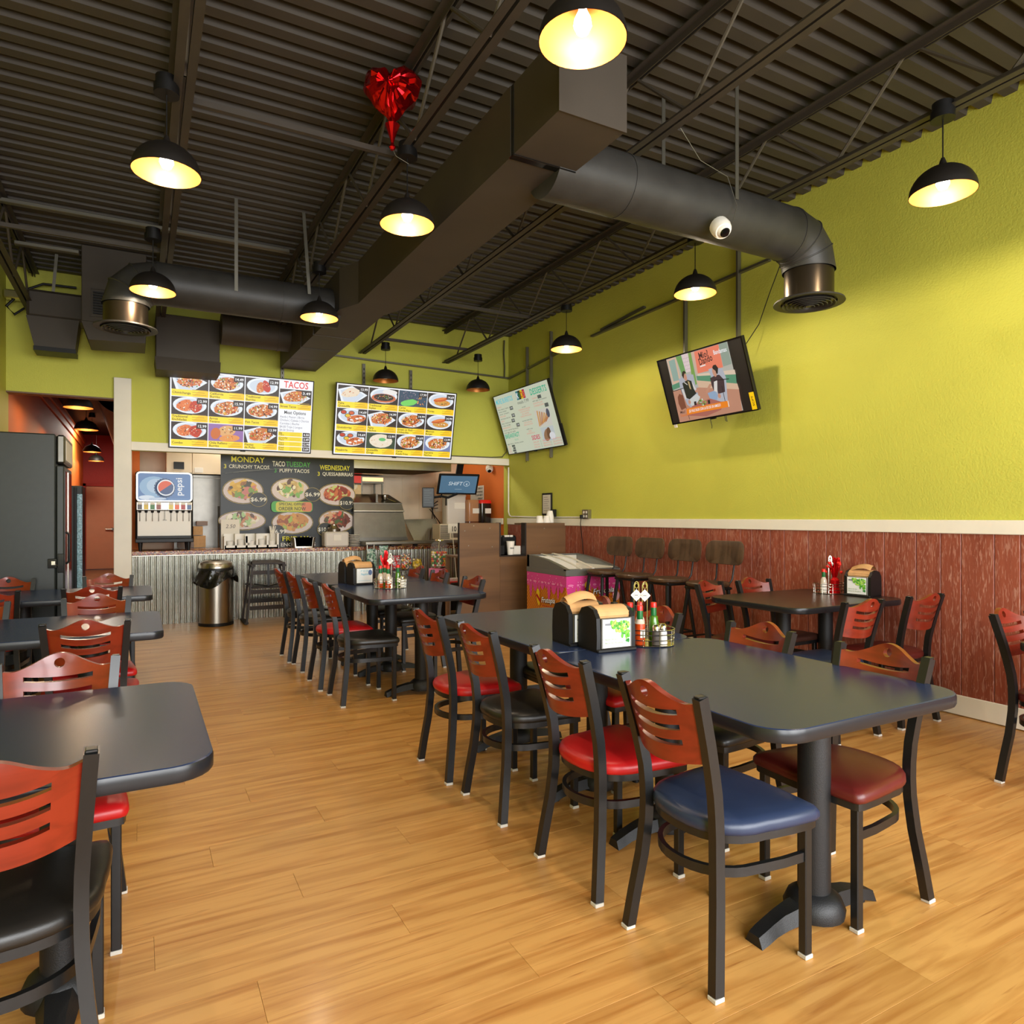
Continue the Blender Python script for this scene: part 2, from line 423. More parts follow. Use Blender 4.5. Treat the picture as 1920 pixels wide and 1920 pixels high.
# floor slab + planks along X
fl = struct('floor', MB().box(-2.2, 5.2, YF-.1, 9.7, -.12, -.006).box(-2.2, .2, 9.7, 21, -.12, -.006).box(.2, 5.2, 9.7, 11.2, -.12, -.006), M['dark_floor'])
PW, PL = .19, 1.2
pm = MB().bbox(0, PL-.0008, 0, PW-.0008, -.0055, 0, .0004).mesh('plank', M['floor'], False)
def planks(y0, y1, single):
    y = y0; k = 0
    while y < y1-.01:
        x = XL-.9+((k*.47) % 1.2)-.3
        while x < XR:
            a, b = max(x, XL), min(x+PL, XR)
            if b-a > .02:
                if single: yield a, b, y
                else: yield a, b, y
            x += PL
        y += PW; k += 1
for a, b, y in planks(-.18, 6.08, True):
    if b-a > PL-.005: me = pm
    else: me = MB().bbox(0, b-a-.0008, 0, PW-.0008, -.0055, 0, .0004).mesh('plank', M['floor'], False)
    obj('plank', me, fl, (a, y, 0))
fb = MB()
for y0, y1 in ((-2.27, -.19), (6.09, 9.62)):
    for a, b, y in planks(y0, y1, False): fb.bbox(a, b-.0008, y, y+PW-.0008, -.0055, 0, .0004)
tag(fb.build('floorboards', M['floor'], fl, False), kind='stuff')

# ceiling: ribbed steel deck, ribs along X
def deck_panel(w):
    mb = MB(); prof = []; n = int(round(w/.1524)); y = 0
    for i in range(n):
        for dy, z in ((0, 0), (.076, 0), (.09, .078), (.136, .078)): prof.append((y+dy, z))
        y += .1524
    prof.append((y, 0))
    top = [(p[0], .07) for p in prof]
    vs = [(x, p[0], p[1]) for x in (XL, XR) for p in prof]
    N = len(prof)
    return mb.add(vs, [(i, i+1, N+i+1, N+i) for i in range(N-1)])
ceil = struct('ceiling', MB().box(XL-.1, XR+.1, YF, YB+.2, 4.18, 4.3), M['deck'])
dm = deck_panel(.9144).mesh('deck_panel', M['deck'], False)
y = YF
while y < YB+.1:
    obj('deck_panel', dm, ceil, (0, y, ZC)); y += .9144
# walls
wr = struct('wall_right', MB().box(XR, XR+.12, YF, YB+.15, 0, 4.2), M['green'], smooth=False)
wl = struct('wall_left', MB().box(XL-.12, XL, YF, YB+.15, 0, 4.2), M['green'], smooth=False)
wb = struct('wall_back', MB().box(XL, -.12, YB, YB+.15, 2.71, 4.2).box(-.12, XR, YB, YB+.15, 2.13, 4.2), M['green'], smooth=False)
wf = MB().box(XL, XR, YF-.1, YF, 0, .45).box(XL, XR, YF-.1, YF, 3.05, 4.2)
for a, b in ((XL, -1.0), (.75, 1.1), (2.8, 3.0), (4.7, XR)): wf.box(a, b, YF-.1, YF, .45, 3.05)
struct('wall_front', wf, M['green'], smooth=False)
for i, (a, b) in enumerate(((-1.0, .75), (1.1, 2.8), (3.0, 4.7))):
    w = MB()
    for q in ((a, a+.05, .45, 3.05), (b-.05, b, .45, 3.05), (a, b, .45, .5), (a, b, 3.0, 3.05)): w.box(q[0], q[1], YF-.08, YF-.02, q[2], q[3])
    wn = struct('window_%d' % (i+1), w, M['steel_dark'], smooth=False)
    MB().box(a+.05, b-.05, YF-.055, YF-.05, .5, 3.0).build('pane', M['thin_glass'], wn)
# white rail, wainscot, baseboard on the right wall
y = -1.5; mbm = None
tr = struct('trim_1', MB().bbox(XR-.026, XR, YF, YB, 1.235, 1.328, .004), M['white_trim'], smooth=False)
bb = struct('baseboard_right', MB().bbox(XR-.022, XR, YF, YB, .005, .14, .004), M['white_trim'], smooth=False)
y = .6; i = 0
while y < YB-.01:
    w = (.205, .135, .17, .24, .15)[i % 5]; w = min(w, YB-y); i += 1
    wm = MB().bbox(XR-.014, XR+.002, 0.0015, w-.0015, .13, 1.24, .004).mesh('wainscot_board', M['wainscot'], False)
    obj('wainscot_board', wm, wr, (0, y, 0)); y += w
tag(MB().box(XR-.013, XR+.002, YF, .6, .13, 1.24).build('wainscot_panel', M['wainscot'], wr), None)
# header trim and white post beside the doorway
struct('trim_2', MB().bbox(-.1, XR-.002, YB-.028, YB-.001, 2.125, 2.225, .004), M['white_trim'], smooth=False)
struct('trim_3', MB().bbox(-.262, -.085, YB-.06, YB+.5, 0, 2.95, .005), M['white_trim'], smooth=False)
struct('trim_4', MB().box(XL, -.262, YB-.006, YB+.15, 2.70, 2.716), M['dark_wood'], smooth=False)
# kitchen beyond the header
struct('wall_kitchen_right', MB().box(XR, XR+.12, YB+.15, 11, 0, 3), M['orange'], smooth=False)
struct('trim_5', MB().bbox(XR-.026, XR, YB+.16, 10.88, 1.235, 1.328, .004), M['white_trim'], smooth=False)
kb = struct('wall_kitchen_back', MB().box(0.0, XR+.1, 10.9, 11.0, 0, 3), M['cream_wall'], smooth=False)
for x in [3.55+.3*k for k in range(5)]: MB().box(x, x+.28, 10.893, 10.902, .9, 2.6).build('wall_panel', M['cream_wall'], kb, False)
struct('wall_kitchen_left', MB().box(-.12, 0.0, 10.2, 11, 0, 3), M['orange'], smooth=False)
struct('ceiling_kitchen', MB().box(-.12, XR+.1, YB+.15, 11, 2.85, 2.95), M['white_trim'], smooth=False)
# dining room beyond the doorway
struct('wall_corridor_left', MB().box(XL-.12, XL, YB+.15, 20.6, 0, 3.5), M['orange'], smooth=False)
struct('wall_corridor_right', MB().box(.35, .47, 11, 20.6, 0, 3.5), M['red_paint'], smooth=False)
struct('wall_corridor_end', MB().box(XL-.1, .5, 20.5, 20.6, 0, 3.5), M['red_paint'], smooth=False)
struct('ceiling_corridor', MB().box(XL, .4, YB+.15, 20.6, 3.45, 3.55), M['black_matte'], smooth=False)
struct('trim_6', MB().bbox(XL, XL+.06, YB+.16, 20.4, 3.2, 3.3, .005).bbox(XL, XL+.03, YB+.16, 20.4, 3.08, 3.2, .005), M['orange'], smooth=False)
d = struct('door_1', MB().bbox(-1.2, -.3, 20.45, 20.5, .01, 2.13, .004), M['tan_door'], smooth=False)
hd = MB().cyl((-.62, 20.45, 1.03), (-.62, 20.4, 1.03), .035, 12); hd.tube([(-.62, 20.4, 1.03), (-.78, 20.4, 1.03)], .014, 8)
hd.build('door_handle', M['steel_dark'], d)
fr = MB().bbox(-1.27, -1.2, 20.42, 20.5, 0, 2.2, .004).bbox(-.3, -.23, 20.42, 20.5, 0, 2.2, .004).bbox(-1.27, -.23, 20.42, 20.5, 2.13, 2.2, .004)
fr.build('door_frame', M['red_paint'], d, False)

# ------------------------------------------------------------------ roof joists (chords + web rods), running along Y
def joist(x, y0, y1, label):
    t = thing('roof_joist', label, 'joist', (x, y0, 3.56), 0, 'open web roof joists')
    L = y1-y0; zt, zb = .46, 0
    for name, z, dz in (('top_chord', zt, 1), ('bottom_chord', zb, -1)):
        c = MB()
        for s in (-1, 1):
            a, b = sorted((s*.008, s*.05)); c.box(a, b, 0, L, z-.003, z+.003)
            a, b = sorted((s*.008, s*.014)); c.box(a, b, 0, L, z-(.04 if dz > 0 else 0), z+(.04 if dz < 0 else 0))
        c.build(name, M['joist'], t, False)
    w = MB(); p = .98; k = 0; yy = .1
    n = int(L/p)
    wm = MB().tube([(0, 0, zb+.01), (0, p*.47, zt-.01)], .011, 6, False).mesh('web_rod', M['rod'])
    wm2 = MB().tube([(0, p*.53, zt-.01), (0, p, zb+.01)], .011, 6, False).mesh('web_rod', M['rod'])
    for i in range(n):
        obj('web_rod', wm, t, (0, yy+i*p, 0)); obj('web_rod', wm2, t, (0, yy+i*p, 0))
    return t
JX = (-1.02, .2, 1.42, 2.64, 3.86)
JN = ('leftmost dark roof joist above the left wall', 'dark roof joist above the left-hand row of pendant lamps', 'dark roof joist beside the big duct, heart balloon tied near it',
      'dark roof joist right of the big duct, crossing above the round duct', 'dark roof joist nearest the green wall, carrying its lamps')
for x, n in zip(JX, JN): joist(x, -1.2, 9.09, n)
def bar(name, p0, p1, label, m='joist', r=.018):
    o = MB().tube([p0, p1], .02, rect=(.032, .032)).build(name, M[m]); return tag(o, label, 'brace')
bar('bridging_bar', (2.66, 6.62, 3.585), (3.84, 6.62, 3.585), 'grey cross bar between two joists above the wall-side lamps')
bar('bridging_bar', (.22, 4.05, 3.585), (1.40, 4.05, 3.585), 'grey cross bar left of the balloon, joining two joists')
bar('bridging_bar', (-1.0, 6.45, 3.585), (.18, 6.45, 3.585), 'dark cross bar joining joists at far left of the ceiling')
bar('bridging_bar', (2.66, 8.3, 3.585), (3.84, 8.3, 3.585), 'thin dark bar between the two unlit pendant lamps')
bar('bridging_bar', (2.66, 1.75, 4.03), (4.86, 1.75, 4.03), 'grey cross bar against the deck in the upper right corner')
for nm, (x0, x1, yy, zz), lb in (('conduit', (-1.2, 1.3, 7.0, 3.98), 'long pale metal lighting channel under the deck at left'), ('conduit', (-1.0, -.5, 7.6, 3.84), 'short pale metal channel left of the tall black plenum')):
    c = MB().bbox(x0, x1, yy-.03, yy+.03, zz-.02, zz+.015, .005); tag(c.build(nm, M['strut'], smooth=False), lb, 'conduit')

# ------------------------------------------------------------------ ducts
t = thing('main_duct', 'long square dark duct running through the ceiling centre', 'duct', (1.86, 2.62, 3.38))
def dsec(y0, y1, a, b, z0=-.18, z1=.18): # a,b = (x0,x1) at the two ends
    r = lambda y, q: [Vector((q[0], y, z0)), Vector((q[1], y, z0)), Vector((q[1], y, z1)), Vector((q[0], y, z1))]
    return MB().loft([r(y0, a), r(y1, b)])
dsec(0, .44, (-.185, .19), (-.185, .19)).build('duct_section', M['duct'], t, False)
dsec(.46, 3.2, (-.19, .185), (-.2, .185), -.185, .182).build('duct_section', M['duct'], t, False)
dsec(3.2, 3.45, (-.2, .185), (-.3, .1), -.185, .182).build('duct_section', M['duct'], t, False)
dsec(3.45, 6.2, (-.3, .1), (-.33, .1), -.185, .182).build('duct_section', M['duct'], t, False)
MB().box(-.19, .195, -.004, .0, -.185, .185).build('end_cap', M['duct'], t)
MB().bbox(-.192, .19, .425, .47, -.189, -.182, .002).build('seam_tape', M['black_gloss'], t, False)
MB().box(-.187, .185, .43, .47, -.179, .18).build('seam_band', M['black_matte'], t, False)
for k, yy in enumerate((4.4, 5.0, 5.6)): MB().box(-.325, .103, yy, yy+.006, -.19, .186).build('seam_band', M['duct'], t, False)

def round_duct(name, label, axisY, z, x0, x1, R, drop):
    """horizontal tube from x0 to x1, mitred elbow, short vertical neck and ring diffuser"""
    t = thing(name, label, 'duct', (x0, axisY, z)); s = 1 if x1 > x0 else -1; D = abs(x1-x0)
    P = lambda u, w: (s*u, 0, w)
    e = R*1.25
    MB().tube([P(0, 0), P(D-e, 0)], R, 32).build('duct_pipe', M['duct_round'], t)
    seg = []
    for k in range(4):
        a = PI/2*k/3
        seg.append((D-e+e*math.sin(a), -e+e*math.cos(a)))
    el = MB()
    ring = []
    for k, (u, w) in enumerate(seg):
        a = PI/2*k/3; nx, nz = math.cos(a), -math.sin(a)   # tangent
        ux, uz = math.sin(a), math.cos(a)
        ring.append([Vector((s*(u+ux*R*math.cos(q)), R*math.sin(q), w+uz*R*math.cos(q))) for q in [2*PI*i/32 for i in range(32)]])
    el.loft(ring, False, False); el.build('elbow', M['duct_round'], t, True, 20)
    for k in (1, 2):
        MB().tube(ring[k]+[], .006, 6, closed=True).build('seam_ring', M['duct_round'], t)
    MB().tube([P(.5, 0), P(.508, 0)], R+.004, 32).build('seam_ring', M['duct_round'], t)
    MB().tube([P(D-e-.02, 0), P(D-e, 0)], R+.004, 32).build('seam_ring', M['duct_round'], t)
    MB().tube([P(D, -e), P(D, -drop)], R*.93, 32).build('neck', M['duct_metal'], t)
    dfm = MB()
    prof = [(R*.95, .02), (R*1.32, .004), (R*1.34, -.008), (R*1.05, -.004)]
    dfm.lathe(prof, P(D, -drop), 32, False, False)
    for k in range(6):
        r = R*(.92-.155*k); dfm.lathe([(r, -.002), (r+.016, -.016-.003*k), (r+.012, -.02-.003*k), (r-.004, -.004)], P(D, -drop), 28, False, False)
    dfm.lathe([(.03, .0), (.02, -.03)], P(D, -drop), 16)
    dfm.build('diffuser', M['duct_round'], t)
    MB().lathe([(.001, 0), (R*.95, 0)], P(D, -drop+.012), 24, False, False).build('diffuser_throat', M['black_matte'], t)
    return t
round_duct('round_duct', 'scuffed round duct with elbow and round vent, toward the green wall', 3.2, 3.28, 1.95, 4.11, .175, .43)
round_duct('round_duct', 'round duct with elbow and vent left of the big duct', 6.4, 3.29, 1.62, -.1, .175, .40)
# hanger straps
def strap(p0, p1, label):
    tag(MB().tube([p0, p1], .01, rect=(.028, .004)).build('hanger_strap', M['strut'], None, False), label, 'strap')
strap((.72, 6.22, 4.06), (.72, 6.22, 3.27), 'perforated steel strap holding the left round duct at its middle')
strap((1.28, 6.22, 4.06), (1.33, 6.22, 3.34), 'perforated steel strap holding the left round duct near the big duct')
strap((3.22, 3.02, 4.06), (3.22, 3.02, 3.3), 'steel strap holding the right round duct beside the white camera')
strap((2.95, 3.38, 4.06), (2.95, 3.38, 3.3), 'steel strap behind the right round duct')
strap((-.75, 8.4, 4.05), (-.78, 8.4, 3.66), 'pale steel strap above the short curved duct')
# left plenum and square ducts near the header wall
t = thing('plenum_box', 'tall black plenum box with louvred grille at left', 'duct', (-.2, 8.0, 3.2))
MB().bbox(-.31, .26, 0, .55, .1, .86, .006).build('box_body', M['duct'], t, False)
MB().loft([[Vector(p) for p in ((-.31, 0, .1), (.26, 0, .1), (.26, .55, .1), (-.31, .55, .1))], [Vector(p) for p in ((-.25, .0, -.08), (.25, .0, -.06), (.25, .5, -.06), (-.25, .5, -.08))]]).build('box_skirt', M['duct'], t, False)
gr = MB()
for k in range(9): gr.box(-.21, .0, -.02, -.002, .18+.026*k, .194+.026*k)
gr.build('grille', M['black'], t, False)
MB().tube([(-.235, -.004, .155), (.025, -.004, .155), (.025, -.004, .43), (-.235, -.004, .43)], .008, closed=True, rect=(.014, .014)).build('grille_frame', M['duct'], t, False)
t = thing('curved_duct', 'short black curved duct with downturned mouth at far left', 'duct', (-.8, 8.6, 3.4))
MB().bbox(-.22, .3, -.12, .2, 0, .29, .03).build('duct_body', M['duct'], t, False)
MB().loft([[Vector(p) for p in ((-.22, -.12, .01), (.24, -.12, .01), (.24, .2, .01), (-.22, .2, .01))], [Vector(p) for p in ((-.15, -.1, -.3), (.2, -.1, -.32), (.2, .18, -.32), (-.15, .18, -.3))]]).build('duct_mouth', M['duct'], t, False)
MB().box(-.16, .21, -.105, .19, -.335, -.29).build('mouth_flange', M['black'], t, False)
t = thing('drop_duct', 'square black drop duct above the left menu screen', 'duct', (.48, 8.5, 3.1))
MB().bbox(-.325, .325, -.02, .45, 0, .5, .006).build('duct_body', M['duct'], t, False)
MB().loft([[Vector(p) for p in ((-.335, -.03, .02), (.335, -.03, .02), (.335, .45, .02), (-.335, .45, .02))], [Vector(p) for p in ((-.32, -.06, -.13), (.325, -.06, -.12), (.325, .4, -.12), (-.32, .4, -.13))]]).build('duct_skirt', M['duct'], t, False)
t = thing('branch_duct', 'dark branch duct linking drop duct and big duct', 'duct', (.8, 8.3, 3.46))
MB().tube([(0, 0, 0), (.82, 0, 0)], .17, 28).build('duct_pipe', M['duct'], t)
MB().tube([(.6, 0, 0), (.62, 0, 0)], .175, 28).build('seam_ring', M['duct'], t)

# ------------------------------------------------------------------ pendant lamps
def pendant(x, y, z, lit, label, group, zc=3.5, small=False, tilt=0):
    t = thing('pendant_lamp', label, 'lamp', (x, y, z), 0, group)
    R, H = .163, .15
    out = [(R, 0)]; inn = [(R-.003, 0)]
    for k in range(1, 9):
        a = PI/2*k/9; out.append((R*math.cos(a), H*math.sin(a))); inn.append(((R-.004)*math.cos(a), (H-.004)*math.sin(a)))
    out += [(.022, H+.004), (.014, H+.03), (.008, H+.045)]; inn += [(.01, H-.004)]
    MB().lathe(out, n=36, cap0=False, cap1=True).build('shade', M['shade_out'], t)
    MB().lathe(inn, n=36, cap0=False, cap1=True).build('shade_lining', M['shade_in' if lit else 'shade_copper'], t)
    MB().cyl((0, 0, H+.04), (0, 0, zc-z), .0035, 6).build('cord', M['black'], t)
    cp = MB().cyl((0, 0, zc-z), (0, 0, zc-z+.045), .06, 20).cyl((0, 0, zc-z+.03), (0, 0, zc-z+.09), .052, 20)
    cp.build('ceiling_canopy', M['black'], t)
    MB().lathe([(.001, .025), (.022, .03), (.034, .055), (.03, .08), (.016, .11), (.014, .14)], n=14, cap0=False).build('bulb', M['bulb' if lit else 'bulb_off'], t)
    if lit:
        l = bpy.data.lights.new('bulb_light', 'POINT'); l.energy = LAMP_W; l.color = (1, .85, .62); l.shadow_soft_size = .03
        lo = bpy.data.objects.new('bulb_light', l); COL.objects.link(lo); lo.parent = t; lo.location = (0, 0, .018)
    return t
LAMP_W = 40
G = 'black dome pendant lamps with gold lining'
for a in ((.12, 3.9, 3.1, 1, 'lit dome lamp at upper left, above the nearest aisle'), (.09, 6.0, 3.1, 1, 'lit dome lamp in front of the left round vent'),
          (1.43, 2.08, 3.1, 1, 'largest lit dome lamp, at the top centre of the view'), (1.41, 3.9, 3.1, 1, 'lit dome lamp below the red heart balloon'),
          (1.39, 6.1, 3.1, 1, 'lit dome lamp against the far part of the big duct'), (3.82, 2.13, 3.1, 1, 'lit dome lamp at far right in front of the bright green wall'),
          (3.83, 4.02, 3.1, 1, 'lit dome lamp left of the round vent by the wall'), (3.92, 6.0, 3.1, 1, 'lit dome lamp above the tilted text menu screen'),
          (2.78, 8.5, 3.1, 0, 'unlit dome lamp above the right food menu screen'), (4.1, 8.5, 3.1, 0, 'unlit dome lamp in the corner right of the food menus')):
    pendant(*a[:5], G)
for k, (x, y, z) in enumerate(((-.67, 10.0, 2.7), (-.72, 12.3, 2.68), (-.85, 16.2, 2.66), (-.9, 18.8, 2.66))):
    t = pendant(x, y, z, 1, ('nearest lamp beyond the left doorway', 'second lamp beyond the left doorway', 'third lamp beyond the left doorway, lower and smaller', 'farthest and smallest lamp beyond the left doorway')[k], 'lamps in the far dining room', 3.36)
    for c in t.children:
        if c.type == 'LIGHT': c.data.energy = 14; c.data.color = (1, .7, .4)
t = thing('far_round_duct', 'round copper-tinted duct under the black ceiling beyond the doorway', 'duct', (-.2, 11.9, 3.09))
MB().tube([(0, -1.2, 0), (0, 6, 0)], .34, 32).build('duct_pipe', M['duct'], t)
MB().tube([(0, -1.2, 0), (0, -1.12, 0)], .346, 32).build('seam_ring', M['duct'], t)
# ================================================================== CHAIRS AND TABLES
def post_y(z):
    pts = [(0, -.205), (.12, -.19), (.25, -.172), (.36, -.163), (.46, -.161), (.56, -.171), (.68, -.198), (.85, -.246)]
    for (z0, y0), (z1, y1) in zip(pts, pts[1:]):
        if z <= z1: return y0+(y1-y0)*(z-z0)/(z1-z0)
    return pts[-1][1]
def post_x(z):
    pts = [(0, .195), (.12, .182), (.25, .166), (.36, .156), (.46, .153), (.56, .155), (.68, .162), (.85, .174)]
    for (z0, y0), (z1, y1) in zip(pts, pts[1:]):
        if z <= z1: return y0+(y1-y0)*(z-z0)/(z1-z0)
    return pts[-1][1]
def back_panel():
    hw = .160
    def crest(x):
        u = abs(x)/hw
        return .826+.040*(.5+.5*math.cos(PI*min(1, u/.72)))-.008*math.exp(-((u-.82)/.16)**2)
    xs = [-hw+2*hw*i/36 for i in range(37)]
    outer = [(x, .642-.018*(1-(x/hw)**2)) for x in xs]+[(x, crest(x)) for x in xs[::-1]]
    holes = [[(.0165*math.cos(-2*PI*k/18), .832+.0165*math.sin(-2*PI*k/18)) for k in range(18)]]
    for zc, w in ((.789, .104), (.743, .104), (.697, .104)):
        a = [(-w+2*w*i/14) for i in range(15)]
        sag = lambda x: zc-.012*(1-(x/w)**2)
        holes.append([(x, sag(x)+.0085) for x in a]+[(x, sag(x)-.0085) for x in a[::-1]])
    pts = []; edges = []
    for L in [outer]+holes:
        o = len(pts); pts += [Vector(p) for p in L]; edges += [(o+i, o+(i+1) % len(L)) for i in range(len(L))]
    for i in range(1, 24):       # interior points so the curve reads
        for j in range(1, 9):
            x = -hw+2*hw*i/24; z = .64+.21*j/9
            if z < crest(x)-.01: pts.append(Vector((x, z)))
    vs, es, fs, *_ = delaunay_2d_cdt(pts, edges, [], 0, 1e-5)
    def inside(p, L):
        c = False; n = len(L)
        for i in range(n):
            (x0, y0), (x1, y1) = L[i], L[i-1]
            if (y0 > p[1]) != (y1 > p[1]) and p[0] < (x1-x0)*(p[1]-y0)/(y1-y0)+x0: c = not c
        return c
    F = []
    for f in fs:
        cx = sum(vs[i][0] for i in f)/len(f); cz = sum(vs[i][1] for i in f)/len(f)
        if inside((cx, cz), outer) and not any(inside((cx, cz), h) for h in holes): F.append(tuple(f))
    mb = MB(); n = len(vs)
    def P(v, d): x, z = v; return (x*(post_x(z)-.012)/hw, post_y(z)+.004-.052*(1-(x/hw)**2)+d, z)
    V = [P(v, .011) for v in vs]+[P(v, -.011) for v in vs]
    cnt = {}
    for f in F:
        for i in range(len(f)):
            e = (f[i], f[(i+1) % len(f)]); cnt[e] = cnt.get(e, 0)+1
    FF = [f for f in F]+[tuple(i+n for i in f[::-1]) for f in F]
    for (a, b) in list(cnt):
        if (b, a) not in cnt: FF.append((b, a, a+n, b+n))
    return mb.add(V, FF)
def seat_outline(s=1, n=44):
    P = []
    # front straight, rounded front corners, sides taper into a round back
    P += [(-.20, .214), (-.06, .224), (.06, .224), (.20, .214), (.217, .205), (.222, .18)]
    P += [(.217, .10), (.209, .03)]
    for k in range(0, 15):
        a = -PI*k/14; cc, ss = math.cos(a), math.sin(a); P.append((.203*math.copysign(abs(cc)**.85, cc), -.188*abs(ss)**.85))
    P += [(-.209, .03), (-.217, .10), (-.222, .18), (-.217, .205)]
    return [(x*s, y*s+.01*(1-s)) for x, y in P]
seat_me = {}
def chair_meshes():
    R = []
    for s, z in ((.93, .425), (.985, .428), (1.0, .438), (.995, .452), (.96, .464), (.86, .472), (.65, .477), (.35, .479), (.05, .48)):
        R.append([Vector((x, y, z)) for x, y in seat_outline(s)])
    mb = MB().loft(R)
    for k in ('red', 'black', 'blue', 'maroon', 'brown'): seat_me[k] = mb.mesh('seat', M['vinyl_'+k], True, 60)
    band = [seat_outline(.955), seat_outline(.885)]
    f = MB().loft([[Vector((x, y, z)) for x, y in band[w]] for w, z in ((0, .402), (0, .43), (1, .43), (1, .402), (0, .402))], False, False)
    G = dict(frame=f.mesh('seat_frame', M['chair_metal']))
    G['back'] = back_panel().mesh('backrest', M['cherry'], True, 40)
    zs = [.012, .06, .12, .19, .25, .31, .37, .43, .49, .55, .62, .70, .78, .845]
    for i, s in enumerate((-1, 1)):
        p = MB().tube([(s*post_x(z), post_y(z), z) for z in zs], .016, rect=(.03, .034), up=(0, 1, 0)); G['post%d' % i] = p.mesh('leg', M['chair_metal'], True, 30)
        G['plug%d' % i] = MB().bbox(s*.1735-.012, s*.1735+.012, post_y(.845)-.014, post_y(.845)+.014, .843, .850, .003).mesh('end_plug', M['chair_metal'], False)
        q = MB().bbox(s*.186-.0145, s*.186+.0145, .176-.0145, .176+.0145, .012, .42, .003); G['front%d' % i] = q.mesh('leg', M['chair_metal'], False)
        G['gr%d' % i] = MB().bbox(s*.195-.0165, s*.195+.0165, -.205-.018, -.205+.018, 0, .013, .002).mesh('glide', M['glide'], False)
        G['gf%d' % i] = MB().bbox(s*.186-.0165, s*.186+.0165, .176-.0165, .176+.0165, 0, .013, .002).mesh('glide', M['glide'], False)
    st = [(-.186, .165)]+[(-.183, .08), (-.172, .0)]+[(.166*math.cos(PI+PI*k/16), -.03+.15*math.sin(PI+PI*k/16)) for k in range(1, 16)]+[(.172, 0), (.183, .08), (.186, .165)]
    G['str'] = MB().tube([(x, y, .312) for x, y in st], .01, rect=(.016, .028), up=(0, 0, 1)).mesh('stretcher', M['chair_metal'], True, 40)
    return G
CG = chair_meshes()
def chair(x, y, face, seat, label, group, bright=False):
    rz = {'+x': -PI/2, '-x': PI/2, '+y': 0, '-y': PI}[face] if isinstance(face, str) else face
    t = thing('dining_chair', label, 'chair', (x, y, 0), rz, group)
    obj('seat', seat_me[seat], t); obj('seat_frame', CG['frame'], t); obj('stretcher', CG['str'], t)
    b = obj('backrest', CG['back'], t)
    for i in (0, 1):
        l = obj('leg', CG['post%d' % i], t); obj('glide', CG['gr%d' % i], l); obj('end_plug', CG['plug%d' % i], l)
        l = obj('leg', CG['front%d' % i], t); obj('glide', CG['gf%d' % i], l)
    return t
GL = 'chairs on the left of the long centre tables'; GR = 'chairs on the right of the long centre tables'
chair(1.617, 1.595, '+x', 'blue', 'chair with blue seat, nearest at left side of the front centre table', GL)
chair(1.60, 2.135, '+x', 'red', 'bright red seat chair, second from the front along the centre table', GL)
chair(1.595, 2.83, '+x', 'black', 'black seat chair, third along the left side of the front centre table', GL)
chair(1.572, 3.37, '+x', 'red', 'red seat chair at the far left end of the front centre table', GL)
chair(2.225, 1.60, '-x', 'maroon', 'maroon seat chair at the right front corner of the centre table', GR)
chair(2.25, 2.20, '-x', 'black', 'chair with dark seat behind the front centre table, second on its right side', GR)
chair(2.215, 2.87, '-x', 'red', 'chair partly hidden behind the sauce bottles on the front centre table', GR)
chair(2.20, 3.40, '-x', 'black', 'chair almost hidden behind the napkin boxes of the front centre table', GR)
GM = 'chairs around the far centre tables'
chair(1.465, 5.005, '+x', 'black', 'black seat chair nearest at the left of the far centre table', GM)
chair(1.43, 5.54, '+x', 'red', 'red seat chair at the left of the far centre table', GM)
chair(1.44, 6.25, '+x', 'black', 'third chair along the left of the far centre table', GM)
chair(1.415, 6.715, '+x', 'black', 'farthest chair on the left of the far centre table, by the high chair', GM)
chair(2.17, 5.08, '-x', 'black', 'chair before the brown plywood counter at the far centre table', GM)
chair(2.19, 5.85, '-x', 'black', 'chair in front of the gumball machine at the far centre table', GM)
chair(2.17, 6.40, '-x', 'black', 'chair in front of the sweets rack at the far centre table', GM)
GA = 'chairs at the left wall tables'
chair(-.277, 1.968, .05, 'black', 'big foreground chair at left edge, black seat, seen from behind', GA)
chair(-.25, 2.62, '-y', 'red', 'chair facing us across the nearest left table, red seat', GA)
chair(-.225, 4.08, '+y', 'red', 'chair seen from behind at the second left table', GA)
chair(-.235, 4.74, '-y', 'red', 'chair facing us across the second left table', GA)
chair(-.295, 5.92, '+y', 'red', 'chair seen from behind at the third left table, aisle side', GA)
chair(-.235, 6.50, '-y', 'black', 'chair facing us at the third left table, before the white post', GA)
chair(-.86, 4.74, '-y', 'red', 'chair cut by the left edge of the view, across the second left table', GA)
chair(-.90, 5.92, '+y', 'red', 'chair seen from behind at the third left table, wall side', GA)
chair(-.93, 6.50, '-y', 'black', 'chair against the black cooler at the third left table', GA)
GW = 'chairs at the right wall tables'
chair(3.80, 2.82, '+y', 'blue', 'chair with blue seat seen from behind at the wall table', GW)
chair(4.43, 2.82, '+y', 'maroon', 'chair with dark maroon seat between wall table and green wall, seen from behind', GW)
chair(3.86, 3.60, -PI+.28, 'maroon', 'chair turned slightly at the far left corner of the wall table', GW)
chair(4.30, 3.62, '-y', 'brown', 'chair on the far side of the wall table, right below the bar stools', GW)
chair(4.03, 1.655, '-y', 'maroon', 'chair cut by the right edge of the view', GW)

